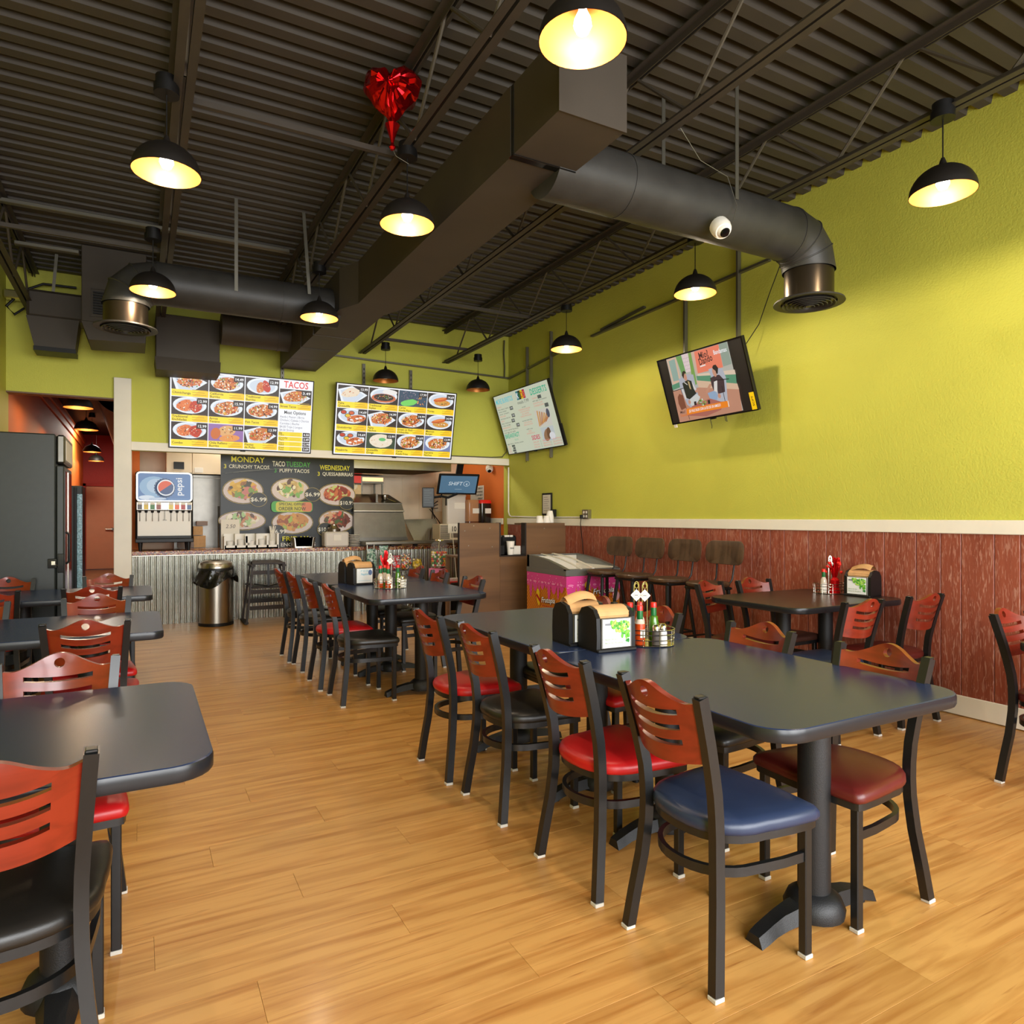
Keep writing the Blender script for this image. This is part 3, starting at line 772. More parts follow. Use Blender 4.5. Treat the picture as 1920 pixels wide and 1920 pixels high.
def rr(x0, x1, y0, y1, r, n=7):
    P = []
    for cx, cy, a0 in ((x1-r, y1-r, 0), (x0+r, y1-r, PI/2), (x0+r, y0+r, PI), (x1-r, y0+r, 1.5*PI)):
        for k in range(n): a = a0+PI/2*k/(n-1); P.append((cx+r*math.cos(a), cy+r*math.sin(a)))
    return P
def inset(P, d):
    cx = sum(p[0] for p in P)/len(P); cy = sum(p[1] for p in P)/len(P)
    xm = max(abs(p[0]-cx) for p in P); ym = max(abs(p[1]-cy) for p in P)
    return [(cx+(x-cx)*(1-d/xm), cy+(y-cy)*(1-d/ym)) for x, y in P]
def table(x0, x1, y0, y1, label, group, long='y', top='table_top', r=.11, bases=None, corners=None):
    cx, cy = (x0+x1)/2, (y0+y1)/2
    t = thing('dining_table', label, 'table', (cx, cy, 0), 0, group)
    hx, hy = (x1-x0)/2, (y1-y0)/2
    P = rr(-hx, hx, -hy, hy, r)
    I = inset(P, .006)
    MB().loft([[Vector((x, y, .7605)) for x, y in I], [Vector((x, y, .7585)) for x, y in inset(P, .002)]], True, False).build('tabletop', M[top], t, True, 20)
    e = MB().loft([[Vector((x, y, z)) for x, y in Q] for Q, z in ((inset(P, .012), .718), (inset(P, .003), .72), (P, .727), (P, .751), (inset(P, .002), .7585), (inset(P, .004), .758))], True, True)
    e.build('edge_band', M['table_edge'], t, True, 50)
    L = hy-.25 if long == 'y' else hx-.355
    for s in bases or (-1, 1):
        b = MB()
        f = lambda u, w: (u, s*L) if long == 'y' else (s*L, u)
        px, py = f(0, 0)
        b.cyl((px, py, .05), (px, py, .71), .052, 28)
        b.build('column', M['cast_iron'], t)
        c = MB().lathe([(.095, .03), (.098, .055), (.085, .085), (.058, .105)], (px, py, 0), 20)
        for q in (-1, 1):
            pts = []
            prof = [(0, .066, .058), (.10, .064, .05), (.17, .054, .04), (.22, .042, .038), (.255, .03, .038), (.285, .018, .034)]
            R = []
            for u, z, w in prof:
                a, bq = f(q*u, 0)
                d = (w, 0) if long == 'y' else (0, w)
                h = .022 if u < .2 else .018
                if long == 'y': ring = [(a, bq-w, z-h), (a, bq+w, z-h), (a, bq+w*.6, z+h*.8), (a, bq-w*.6, z+h*.8)]
                else: ring = [(a-w, bq, z-h), (a+w, bq, z-h), (a+w*.6, bq, z+h*.8), (a-w*.6, bq, z+h*.8)]
                R.append([Vector(p) for p in ring])
            c.loft(R)
            a, bq = f(q*.24, 0); c.cyl((a, bq, 0), (a, bq, .02), .018, 10)
        c.build('base_foot', M['cast_iron'], t, True, 40)
        pl = MB().box(px-.15, px+.15, py-.15, py+.15, .705, .718) if True else None
        pl.build('mounting_plate', M['cast_iron'], t, False)
    return t
TG = 'navy laminate tables'
table(1.52, 2.45, 1.275, 2.50, 'nearest long table in the centre, empty green-reflecting top with rounded corners', TG)
table(1.56, 2.40, 2.505, 3.80, 'centre table behind the nearest one, carrying the napkin boxes', TG)
table(1.43, 2.38, 4.70, 5.93, 'far centre table with sauce caddy before the plywood counter', TG)
table(1.43, 2.36, 5.935, 7.25, 'centre table farthest back, toward the corrugated counter', TG)
table(-1.10, .165, 1.79, 2.735, 'nearest left wall table, bare dark top', TG, 'x', r=.1)
table(-1.12, .11, 3.95, 4.84, 'second left wall table', TG, 'x', r=.06)
table(-1.12, .085, 5.80, 6.66, 'third left wall table, before the black cooler', TG, 'x', r=.06)
table(3.69, 4.86, 2.945, 3.78, 'brown-topped table against the red wainscot with red tinsel centrepiece', TG, 'x', 'table_brown', r=.13)
table(3.62, 4.86, .82, 1.69, 'table mostly outside the right edge of the view', TG, 'x', 'table_brown', r=.06)

# ------------------------------------------------------------------ bar stools against the wainscot
def stool_proto():
    t = thing('bar_stool', 'x', 'stool', (0, 0, 0))
    s = MB().lathe([(.05, .735), (.17, .738), (.188, .752), (.19, .768), (.18, .777), (.1, .771), (.001, .769)], n=32, cap1=False, sy=1.0); s.build('seat', M['stool_wood'], t)
    for sx in (-1, 1):
        for sy in (-1, 1):
            MB().tube([(sx*.115, sy*.115, .74), (sx*.2, sy*.19, 0)], [.019, .014], 10).build('leg', M['black'], t)
    q = lambda sx, sy, z: (sx*(.2-.085*z/.74), sy*(.19-.075*z/.74), z)
    fr = MB()
    for a, b in (((-1, -1), (1, -1)), ((1, -1), (1, 1)), ((1, 1), (-1, 1)), ((-1, 1), (-1, -1))): fr.tube([q(*a, .28), q(*b, .28)], .009, 8)
    fr.build('footrest', M['black'], t)
    MB().tube([(-.14, -.13, .725), (.14, -.13, .725), (.14, .13, .725), (-.14, .13, .725)], .012, 8, closed=True).build('seat_frame', M['black'], t)
    # curved plywood back, seat faces +Y local, back at -Y
    nx, nz = 20, 10; hw = .225
    P = rr(-hw, hw, -.105, .105, .075, 8)
    b = MB(); R0 = [];
    f = lambda x, z, d: Vector((x, -.225+.55*x*x-.12*z+d, 1.03+z*(1-.0*x)))
    b.loft([[f(x*sc, z*sc, d) for x, z in P] for sc, d in ((.05, .008), (.5, .008), (.97, .008), (1, .003), (1, -.003), (.97, -.008), (.5, -.008), (.05, -.008))])
    b.build('backrest', M['stool_wood'], t, True, 50)
    for s in (-1, 1):
        MB().tube([(s*.09, -.10, .735), (s*.09, -.155, .745), (s*.095, -.195, .80), (s*.1, -.21, .9), (s*.105, -.215, 1.0)], .008, 8).build('back_rod', M['black'], t)
    return t
SL = ['bar stool beside the ice cream freezer, first in the row by the wall', 'second bar stool from the ice cream freezer', 'third bar stool from the freezer, next to the last', 'last bar stool of the row, nearest us behind the wall table']
st = stool_proto()
for k, y in enumerate((5.97, 5.47, 4.96, 4.45)):
    s = st if k == 0 else dup(st)
    s.location = (4.39, y, 0); s.rotation_euler = (0, 0, PI/2); s['label'] = SL[k]; s['group'] = 'dark bar stools along the wall'
# ================================================================== SCREENS
def panel_root(name, label, cat, origin, right, up, group=None):
    r = Vector(right).normalized(); u = Vector(up); u = (u-r*u.dot(r)).normalized(); n = r.cross(u)
    t = thing(name, label, cat, group=group)
    t.matrix_world = Matrix(((r.x, u.x, n.x, origin[0]), (r.y, u.y, n.y, origin[1]), (r.z, u.z, n.z, origin[2]), (0, 0, 0, 1)))
    return t
def tv_body(t, w, h, bz=.012, arm=0):
    MB().bbox(-w/2-bz, w/2+bz, -h/2-bz, h/2+bz, -.035, -.002, .004).build('tv_body', M['black'], t, False)
    f = MB()
    for q in ((-w/2-bz, w/2+bz, h/2, h/2+bz), (-w/2-bz, w/2+bz, -h/2-bz, -h/2), (-w/2-bz, -w/2, -h/2, h/2), (w/2, w/2+bz, -h/2, h/2)): f.box(q[0], q[1], q[2], q[3], -.004, .006)
    f.build('bezel', M['black_gloss'], t, False)
    MB().bbox(-w*.28, w*.28, -h*.3, h*.3, -.07, -.03, .01).build('tv_back', M['black'], t, False)
    MB().bbox(-.03, .03, -h/2-bz-.012, -h/2-bz+.002, -.02, .0, .002).build('sensor', M['black'], t, False)
    if arm: MB().bbox(-.12, .12, -.06, .12, -arm, -.06, .006).build('wall_mount', M['black'], t, False)

MEAT = [rgb(196, 74, 34), rgb(226, 128, 62), rgb(150, 48, 22), rgb(238, 206, 160), rgb(240, 232, 214), rgb(92, 40, 22)]
SALAD = [rgb(226, 186, 120), rgb(120, 160, 60), rgb(238, 232, 220), rgb(200, 90, 40), rgb(90, 50, 40), rgb(232, 190, 70)]
def blobs(c, cx, cy, rx, ry, pal, n, s0, s1, rot=None):
    z0 = c.z
    for i_ in range(n):
        c.z = z0+(i_ % 9)*c.dz
        a = random.uniform(0, 2*PI); q = math.sqrt(random.random())
        s = random.uniform(s0, s1)
        c.ell(cx+rx*q*math.cos(a), cy+ry*q*math.sin(a), s, s*random.uniform(.35, .8), random.choice(pal), random.uniform(0, PI) if rot is None else rot, 7, False, jit=.25)
    c.z = z0+9*c.dz
def food(c, x0, y0, x1, y1, kind):
    """one dish photo in a menu cell"""
    w, h = x1-x0, y1-y0; cx, cy = (x0+x1)/2, (y0+y1)/2
    c.rect(x0, y0, x1, y1, rgb(48, 36, 34) if kind not in ('bowl', 'wrap') else rgb(120, 130, 170) if kind == 'bowl' else rgb(150, 110, 170))
    pl = rgb(232, 238, 244); sh = rgb(206, 216, 228)
    clip = lambda P: [(min(max(x, x0), x1), min(max(y, y0), y1)) for x, y in P]
    if kind in ('dia', 'flaut', 'quesa'):
        c.poly(clip([(x0, cy+.22*h), (cx-.05*w, y1-.02*h), (x1-.03*w, cy-.02*h), (cx+.12*w, y0), (x0+.12*w, y0)]), pl)
        c.poly(clip([(x0+.08*w, cy+.16*h), (cx-.05*w, y1-.12*h), (x1-.14*w, cy-.03*h), (cx+.1*w, y0), (x0+.2*w, y0)]), sh)
    elif kind == 'wrap': pass
    else:
        P = [(cx+.46*w*math.cos(a), cy+.05*h+.47*h*math.sin(a)) for a in [2*PI*k/22 for k in range(22)]]
        c.poly(clip(P), pl)
        P = [(cx+.38*w*math.cos(a), cy+.04*h+.38*h*math.sin(a)) for a in [2*PI*k/22 for k in range(22)]]
        c.poly(clip(P), sh)
    u = min(w, h)
    if kind == 'ench':
        c.ell(cx-.12*w, cy+.02*h, .24*w, .32*h, rgb(226, 120, 60), .3, 14, jit=.1); c.ell(cx+.16*w, cy, .17*w, .34*h, rgb(196, 56, 30), .5, 14, jit=.1)
        blobs(c, cx, cy, .33*w, .3*h, MEAT, 60, .02*u, .05*u)
    elif kind == 'two':
        c.ell(cx-.06*w, cy-.02*h, .12*w, .34*h, rgb(214, 120, 58), -.25, 12, jit=.1); c.ell(cx+.12*w, cy+.05*h, .11*w, .36*h, rgb(196, 56, 36), .3, 12, jit=.1)
        blobs(c, cx+.02*w, cy, .2*w, .28*h, MEAT, 26, .02*u, .045*u)
    elif kind == 'torta':
        c.ell(cx+.05*w, cy-.1*h, .3*w, .2*h, rgb(214, 150, 70), 0, 14); blobs(c, cx+.03*w, cy-.08*h, .26*w, .13*h, SALAD, 26, .02*u, .05*u)
        c.ell(cx-.02*w, cy+.12*h, .28*w, .13*h, rgb(206, 96, 40), .2, 14, jit=.06); c.ell(cx-.04*w, cy+.16*h, .2*w, .06*h, rgb(232, 136, 70), .2, 12)
    elif kind == 'wrap':
        c.ell(cx+.02*w, cy+.12*h, .26*w, .32*h, rgb(224, 170, 112), .2, 14); blobs(c, cx+.04*w, cy+.16*h, .15*w, .2*h, SALAD, 22, .02*u, .05*u)
        c.ell(cx+.1*w, cy-.3*h, .3*w, .2*h, rgb(230, 150, 80), .1, 14); blobs(c, cx+.12*w, cy-.28*h, .16*w, .12*h, SALAD, 16, .02*u, .045*u)
        c.ell(cx-.3*w, cy-.05*h, .14*w, .34*h, rgb(206, 110, 50), -.2, 12)
    elif kind == 'dips':
        for dx, dy, col in ((-.28, .26, (196, 60, 30)), (-.02, .24, (214, 96, 50)), (-.14, .06, (232, 190, 40))):
            c.ell(cx+dx*w, cy+dy*h, .1*w, .13*h, rgb(40, 34, 34)); c.ell(cx+dx*w, cy+dy*h, .08*w, .1*h, rgb(*col))
        c.ell(cx+.14*w, cy-.1*h, .3*w, .24*h, rgb(214, 110, 50), .1, 14, jit=.12); blobs(c, cx+.14*w, cy-.1*h, .28*w, .22*h, MEAT, 40, .03*u, .07*u)
        for dx in (-.02, .16, .28): c.ell(cx+dx*w, cy+(-.18+.5*dx)*h, .055*w, .05*h, rgb(246, 242, 236))
    elif kind == 'skillet':
        c.ell(cx+.2*w, cy+.3*h, .26*w, .16*h, rgb(236, 232, 228)); c.ell(cx, cy-.1*h, .42*w, .28*h, rgb(206, 110, 70)); c.ell(cx, cy-.06*h, .34*w, .22*h, rgb(40, 36, 38))
        blobs(c, cx, cy-.05*h, .28*w, .15*h, SALAD, 28, .02*u, .05*u)
    elif kind == 'mix':
        c.rect(x0, y0, x1, y1, rgb(60, 80, 100)); blobs(c, cx-.1*w, cy+.2*h, .34*w, .26*h, [rgb(150, 130, 150), rgb(120, 100, 120), rgb(180, 160, 170)], 30, .02*u, .05*u)
        c.ell(cx-.15*w, cy-.25*h, .3*w, .2*h, rgb(120, 210, 100), .2, 12, jit=.1); blobs(c, cx+.3*w, cy-.1*h, .16*w, .28*h, [rgb(232, 150, 70), rgb(240, 180, 100)], 14, .03*u, .06*u)
    elif kind == 'gringa':
        c.rect(x0, y0, x1, y1, rgb(50, 70, 50)); c.ell(cx, cy, .4*w, .44*h, rgb(236, 222, 200), 0, 16); blobs(c, cx, cy, .34*w, .36*h, [rgb(246, 236, 216), rgb(220, 180, 140), rgb(230, 210, 180)], 20, .03*u, .06*u)
        c.ell(cx+.04*w, cy+.1*h, .12*w, .11*h, rgb(100, 190, 110))
    elif kind == 'quesa':
        c.ell(cx-.1*w, cy+.06*h, .3*w, .3*h, rgb(234, 216, 190), .3, 12, jit=.15); blobs(c, cx-.1*w, cy+.08*h, .26*w, .26*h, [rgb(240, 224, 200), rgb(220, 150, 100), rgb(236, 214, 180), rgb(190, 90, 50)], 18, .025*u, .06*u)
    else:
        c.ell(cx-.02*w, cy+.02*h, .35*w, .36*h, rgb(206, 116, 50), .2, 14, jit=.12); blobs(c, cx, cy, .35*w, .34*h, SALAD+MEAT+MEAT, 110, .03*u, .075*u)
def cell(c, x0, y0, x1, y1, name, price, kind):
    h = y1-y0; yb = y0+h*.27; zb = c.z
    food(c, x0, yb, x1, y1, kind)
    c.rect(x0, y0, x1, yb, rgb(250, 202, 22)); c.poly([(x0, yb), (x0, y0), (x0+(x1-x0)*.55, y0), (x0+(x1-x0)*.75, yb)], rgb(255, 226, 50))
    L = name.split('/'); s = .038
    for i, l in enumerate(L): c.text(l, x0+.008, yb-.034-i*.036 if len(L) > 1 else (y0+yb)/2-.012, s, rgb(60, 48, 10), bold=True)
    for i in range(3): c.rect(x0+(x1-x0)*.56, y0+.022+.028*i, x1-.02-.02*(i % 2), y0+.028+.028*i, rgb(190, 150, 30))
    if price:
        c.rect(x1-.125, y1-.07, x1-.003, y1-.008, rgb(46, 36, 34)); c.text(price, x1-.064, y1-.054, .044, WHT, 'c', True, fit=.1)
    c.z = zb
def grid(c, X0, Y0, X1, Y1, cols, rows, items, g=.009):
    cw, ch = (X1-X0)/cols, (Y1-Y0)/rows
    for i, it in enumerate(items):
        q, r = i % cols, i//cols
        cell(c, X0+q*cw+g/2, Y1-(r+1)*ch+g/2, X0+(q+1)*cw-g/2, Y1-r*ch-g/2, *it)
# --- left food menu
TVW, TVH = 1.63, .905
t = panel_root('menu_screen', 'left food menu screen with red TACOS heading, under drop duct', 'screen', (1.125, 8.95, 2.625), (1, 0, .0), (0, -.20, .88), 'menu screens on the header wall')
tv_body(t, TVW, TVH)
c = Canvas(); W2, H2 = TVW/2, TVH/2
c.rect(-W2, -H2, W2, H2, rgb(244, 246, 250))
grid(c, -W2+.01, -H2+.01, W2*.5, H2-.01, 3, 3, [('Chimichanga', '', 'dia'), ('California/Burrito', '14.49', 'wrapx'), ('Traditional/Burrito', '12.99', 'two'),
     ('Traditional/Enchiladas', '12.99', 'ench'), ('Arroz/Texano', '15.99', 'plate'), ('Fish Tacos', '14.99', 'platex'), ('Combo', '12.99', 'ench'), ('Chile Relleno/Burrito', '11.99', 'wrap'), ('Flautas/de Pollo', '13.99', 'flaut')])
x0, x1 = W2*.5+.006, W2-.012
c.text('TACOS', (x0+x1)/2, H2-.098, .115, rgb(226, 44, 38), 'c', True, fit=.30)
cell(c, x0, H2-.365, x1, H2-.115, 'Street Tacos', '3.49', 'dia')
c.text('Meat Options', (x0+x1)/2, H2-.425, .058, rgb(40, 36, 40), 'c', True, fit=.27)
for i, (l, a) in enumerate((('Asada | Pastor | Birria', .30), ('Chicken | Cabeza | Chorizo', .36), ('Carnitas | Buche', .24), ('$4.00 Tripa | Lengua', .28), ('$4.50 Shrimp', .18))): c.text(l, x0+.012, H2-.475-.042*i, .04, rgb(110, 106, 124), fit=a)
for i, (a, b, p) in enumerate((('Big', 'Taco', '4.50'), ('Crunchy', 'Taco', '3.49'), ('Taco', 'Salad', '12.99'), ('Fried', 'Taco', '3.69'))):
    y = -H2+.012+.062*(3-i); c.rect(x0, y, x1-.095, y+.054, rgb(255, 224, 40)); c.text(a, x0+.01, y+.03, .03, rgb(80, 64, 10), bold=True); c.text(b, x0+.01, y+.006, .03, rgb(80, 64, 10), bold=True)
    for k in range(3): c.rect(x0+.14, y+.01+.016*k, x1-.12, y+.014+.016*k, rgb(200, 164, 40))
    c.rect(x1-.088, y, x1, y+.054, rgb(46, 36, 34)); c.text(p, x1-.044, y+.014, .04, WHT, 'c', True)
c.build('screen', M['screen'], t)
# --- right food menu
TVW, TVH = 1.68, .92
t = panel_root('menu_screen', 'right food menu screen, twelve dishes in a grid, beside the corner', 'screen', (3.085, 8.95, 2.635), (1, 0, .0), (0, -.20, .90), 'menu screens on the header wall')
tv_body(t, TVW, TVH)
c = Canvas(); W2, H2 = TVW/2, TVH/2
c.rect(-W2, -H2, W2, H2, rgb(246, 246, 250))
grid(c, -W2+.012, -H2+.012, W2-.012, H2-.012, 4, 3, [('Fajita/Quesadilla', '13.99', 'quesa'), ('Traditional/Fajitas', '', 'skillet'), ('Carne/Asada Plate', '17.99', 'mix'), ('Tortas', '14.69', 'torta'),
     ('Quesabirrias', '14.69', 'dips'), ('Fajita/Nachos', '14.99', 'dia'), ('Green or Red/Chilaquiles', '14.99', 'plate'), ('Mexican/Burger', '14.99', 'torta'),
     ('Pizzabirria', '14.69', 'dips'), ('Quesadilla/Gringa', '13.99', 'gringa'), ('Carne/Asada Fries', '14.69', 'plate'), ('Supreme/Nachos', '13.99', 'bowl')])
c.build('screen', M['screen'], t)
# --- text menu on the right wall
TVW, TVH = 1.5, .86
t = panel_root('menu_screen', 'pale text menu screen on the green wall, tilted, DESSERTS heading', 'screen', (4.685, 8.17, 2.69), (0, -1, 0), (-.27, 0, .84), None)
tv_body(t, TVW, TVH, arm=.16)
c = Canvas(); W2, H2 = TVW/2, TVH/2
TEAL, AQ, SAL, DK, MAG = rgb(34, 176, 138), rgb(82, 200, 214), rgb(226, 140, 124), rgb(76, 84, 84), rgb(206, 40, 92)
c.rect(-W2, -H2, W2, H2, rgb(202, 208, 186))
c.text('MORE BURRITOS', -W2+.03, H2-.12, .1, AQ, bold=True, fit=.5)
def lines(x, y, L):
    for s, a, col in L: c.text(s, x, y, .03, col, fit=a); y -= .0345
lines(-W2+.03, H2-.175, (('BEAN', .12, SAL), ('Rice, beans, cheese,', .33, DK), ('lettuce, tomato', .24, DK), ('sour cream', .3, DK), ('VEGGIE', .18, SAL), ('with beans and rice', .3, DK), ('KIDS', .1, SAL), ('beans, lettuce and cheese', .4, DK), ('in flour tortilla', .25, DK), ('BREAKFAST', .24, SAL), ('rice and beans', .44, DK), ('one egg any style', .34, DK)))
for x, y in ((.38, .21), (.38, .105), (.34, .035), (.44, -.04)):
    c.rect(-W2+x, y-.025, -W2+x+.09, y+.025, DK); c.text('7.99', -W2+x+.045, y-.012, .035, WHT, 'c')
c.text('BREAKFAST', -W2+.03, -.2, .09, TEAL, bold=True, fit=.42); c.text('tacos', -W2+.28, -.25, .05, rgb(120, 190, 150)); lines(-W2+.03, -.295, (('eggs, bacon, chorizo, potato', .48, DK),))
for i in range(4): c.text('TACO', -W2+.03, -.335-.034*i, .03, SAL); c.rect(-W2+.15+.02*(i % 2), -.336-.034*i, -W2+.24, -.308-.034*i, DK)
for i, (ch, col) in enumerate(zip('KIDS', (rgb(30, 120, 130), rgb(30, 30, 30), rgb(214, 190, 30), rgb(170, 20, 80)))):
    c.rect(-.1+.06*i, H2-.14, -.04+.06*i, H2-.02, col); c.text(ch, -.07+.06*i, H2-.12, .11, (WHT, rgb(60, 180, 90), rgb(200, 40, 30), rgb(240, 120, 40))[i], 'c', True, sx=.75)
c.text('meals 7.99', -.115, H2-.2, .065, DK, fit=.31)
for i, (s, a, col) in enumerate((('served', .1, DK), ('CHEESE BURGER', .32, SAL), ('CHICKEN BITES', .26, SAL), ('MAC & BEANS', .19, SAL), ('CHEESE ENCHILADA', .3, SAL), ('', 0, SAL), ('served with fries', .28, DK), ('TACO PLATE', .22, SAL), ('MINI NACHOS', .24, SAL), ('', 0, DK), ('with rice', .17, DK), ('KID', .08, SAL), ('QUESADILLA', .22, SAL))):
    if s: c.text(s, .02, H2-.26-.031*i, .029, col, 'c', fit=a)
c.text('DESSERTS', .27, H2-.13, .115, TEAL, bold=True, fit=.42)
lines(.28, H2-.19, (('CHURRO', .14, SAL), ('with sugar and cinnamon', .36, DK), ('SOPAPILLAS', .24, SAL), ('CHEESECAKE', .26, SAL)))
c.rect(.43, H2-.2, .52, H2-.155, DK); c.rect(.55, H2-.33, .64, H2-.28, DK)
c.rect(.26, -.14, .62, .09, rgb(206, 202, 192))
for k in range(6): c.line(.3+.035*k, -.13+.01*k, .33+.055*k, .08-.015*k, .03, rgb(206-12*(k % 3), 150-14*(k % 3), 84))
c.ell(.58, .02, .04, .06, rgb(70, 76, 96))
c.rect(.3, -.34, .62, -.15, rgb(190, 198, 200)); c.ell(.43, -.26, .1, .07, rgb(150, 110, 80), .7); c.ell(.48, -.24, .05, .08, rgb(110, 76, 54), -.3); c.ell(.55, -.28, .07, .05, rgb(222, 222, 224))
c.text('SIDES', .02, -.29, .085, MAG, bold=True, fit=.22)
for i in range(3):
    for j, s in enumerate(('SALSA', 'BEANS', 'JALAPENO')): c.text(s, .03+.25*j, -.335-.035*i, .03, SAL, fit=.15+.03*j); c.text('2', .22+.25*j, -.335-.035*i, .03, DK)
c.build('screen', M['screen_soft'], t)
MB().box(W2-.02, W2+.035, -H2-.01, -H2*.35, -.03, -.008).build('speaker_flap', M['black'], t, False)
# --- television with talk show
TVW, TVH = 1.035, .615
t = panel_root('television', 'television tilted on the green wall showing two seated men, yellow energy sticker', 'television', (4.5, 4.605, 2.557), (0, -1, 0), (-.20, 0, .595))
tv_body(t, TVW, TVH, arm=.36)
c = Canvas(.0005); W2, H2 = TVW/2, TVH/2
c.rect(-W2, -H2, W2, H2, rgb(22, 14, 12))
_q = ((130, 552), (1545, 70), (1838, 1305), (405, 1590))
def T(x, y):
    u = v = .5
    for _ in range(12):
        f = [(1-u)*(1-v)*_q[0][i]+u*(1-v)*_q[1][i]+u*v*_q[2][i]+(1-u)*v*_q[3][i]-(x, y)[i] for i in (0, 1)]
        du = [(1-v)*(_q[1][i]-_q[0][i])+v*(_q[2][i]-_q[3][i]) for i in (0, 1)]; dv = [(1-u)*(_q[3][i]-_q[0][i])+u*(_q[2][i]-_q[1][i]) for i in (0, 1)]
        D = du[0]*dv[1]-du[1]*dv[0]; u -= (f[0]*dv[1]-f[1]*dv[0])/D; v -= (du[0]*f[1]-du[1]*f[0])/D
    return ((u-.5)*TVW, (.5-v)*TVH)
def pg(P, *col): c.poly([T(*p) for p in P], rgb(*col))
def pl(x0, y0, x1, y1, w, *col): c.line(*T(x0, y0), *T(x1, y1), w, rgb(*col))
def pe(x, y, rx, ry, col, rot=0): c.ell(*T(x, y), rx, ry, rgb(*col), rot, 14)
pg([(290, 500), (1340, 145), (1625, 1330), (545, 1560)], 188, 186, 174)
pg([(300, 500), (470, 440), (565, 850), (410, 920)], 222, 186, 160); pg([(335, 525), (450, 475), (530, 835), (425, 865)], 150, 176, 164)
pg([(470, 440), (570, 410), (660, 720), (590, 760)], 112, 164, 92); pg([(570, 400), (700, 360), (780, 660), (660, 700)], 234, 214, 212)
for k in range(4): pl(590+30*k, 395-10*k, 680+28*k, 690-8*k, .0025, 190, 160, 170)
for k in range(4): pl(590+20*k, 470+60*k, 715+16*k, 430+60*k, .0025, 190, 160, 170)
pg([(700, 360), (750, 345), (860, 880), (800, 940)], 126, 166, 80); pg([(750, 345), (810, 325), (880, 700), (850, 720)], 214, 180, 160)
pg([(1215, 190), (1340, 145), (1430, 520), (1300, 570)], 150, 165, 150); pg([(870, 710), (1480, 620), (1500, 700), (870, 760)], 228, 204, 180)
pg([(850, 745), (1500, 700), (1520, 860), (870, 830)], 90, 150, 116); pg([(850, 820), (1530, 860), (1560, 960), (900, 960)], 222, 188, 158); pg([(400, 930), (600, 840), (610, 930), (420, 1010)], 90, 150, 116)
pg([(420, 1020), (900, 940), (1560, 960), (1625, 1330), (545, 1560)], 198, 142, 116)
pg([(812, 330), (1215, 190), (1300, 580), (880, 700)], 244, 132, 102)
for s_, p0, p1, z_ in (('Mio?', (905, 455), (1065, 395), .085), ('Dando', (912, 560), (1135, 460), .085)):
    x0_, y0_ = T(*p0); x1_, y1_ = T(*p1); c.text(s_, x0_, y0_, z_, rgb(66, 34, 34), bold=True, rot=math.atan2(y1_-y0_, x1_-x0_), fit=math.hypot(x1_-x0_, y1_-y0_))
pl(920, 580, 1010, 545, .012, 245, 236, 230)
x0_, y0_ = T(1145, 370); c.text('Bandamax', x0_, y0_, .055, WHT, bold=True, fit=.155)
pg([(540, 810), (700, 720), (800, 720), (840, 900), (900, 1100), (760, 1290), (690, 1250), (560, 960)], 180, 182, 192)
pg([(1060, 620), (1140, 590), (1290, 600), (1350, 750), (1390, 1160), (1220, 1180), (1110, 760)], 184, 186, 196)
pg([(740, 1150), (860, 1050), (925, 1100), (905, 1160), (800, 1285), (735, 1220)], 212, 214, 208); pg([(770, 830), (850, 960), (840, 1030), (790, 960)], 222, 216, 208); pg([(600, 950), (690, 1130), (660, 1160), (595, 1000)], 222, 216, 208)
pg([(605, 880), (700, 815), (770, 830), (810, 960), (860, 1040), (740, 1150), (680, 1130)], 34, 40, 32); pg([(700, 830), (735, 850), (770, 980), (740, 960)], 196, 170, 120); pl(640, 860, 700, 900, .008, 226, 220, 212)
pe(658, 765, .022, .04, (206, 150, 124), .15); pg([(600, 740), (610, 685), (640, 660), (678, 690), (645, 715), (632, 800)], 40, 30, 28); pe(740, 1195, .016, .02, (206, 150, 124)); pe(870, 1000, .02, .014, (206, 150, 124))
pg([(1060, 1030), (1180, 980), (1235, 1060), (1220, 1150), (1100, 1120)], 150, 174, 202); pg([(1090, 870), (1135, 870), (1070, 1000), (1030, 1060), (1035, 980)], 204, 148, 120)
pg([(1100, 770), (1180, 720), (1250, 705), (1330, 790), (1352, 1000), (1240, 1040), (1210, 900), (1165, 985), (1130, 900)], 68, 48, 54); pg([(1165, 830), (1220, 800), (1226, 1005), (1170, 990)], 228, 222, 216)
pe(1172, 665, .023, .042, (208, 150, 124), .1); pg([(1135, 585), (1150, 545), (1190, 532), (1232, 590), (1228, 690), (1205, 690), (1190, 640), (1150, 610)], 34, 26, 26); pe(1262, 1070, .018, .022, (208, 150, 124))
pl(430, 1030, 660, 950, .006, 24, 20, 20); pl(1180, 805, 1412, 772, .007, 24, 20, 22); pl(1300, 900, 1362, 1165, .006, 30, 26, 28); pl(590, 980, 750, 1500, .005, 40, 30, 30)
pg([(530, 1120), (560, 1060), (620, 1080), (690, 1290), (600, 1340), (545, 1230)], 132, 76, 54)
pg([(700, 1430), (800, 1260), (1100, 1120), (1340, 1180), (1300, 1310), (1050, 1430)], 178, 106, 92)
x0_, y0_ = T(975, 1190); blobs(c, x0_, y0_, .05, .03, [rgb(96, 140, 60), rgb(150, 180, 90), rgb(70, 110, 50), rgb(226, 230, 226)], 24, .007, .014)
pg([(835, 1180), (875, 1170), (885, 1235), (845, 1245)], 44, 30, 32); pg([(1075, 1145), (1115, 1140), (1122, 1205), (1088, 1212)], 40, 30, 32)
pg([(700, 1310), (1410, 1150), (1435, 1255), (710, 1415)], 248, 138, 32); pg([(1408, 1151), (1420, 1148), (1442, 1250), (1428, 1256)], 250, 236, 220)
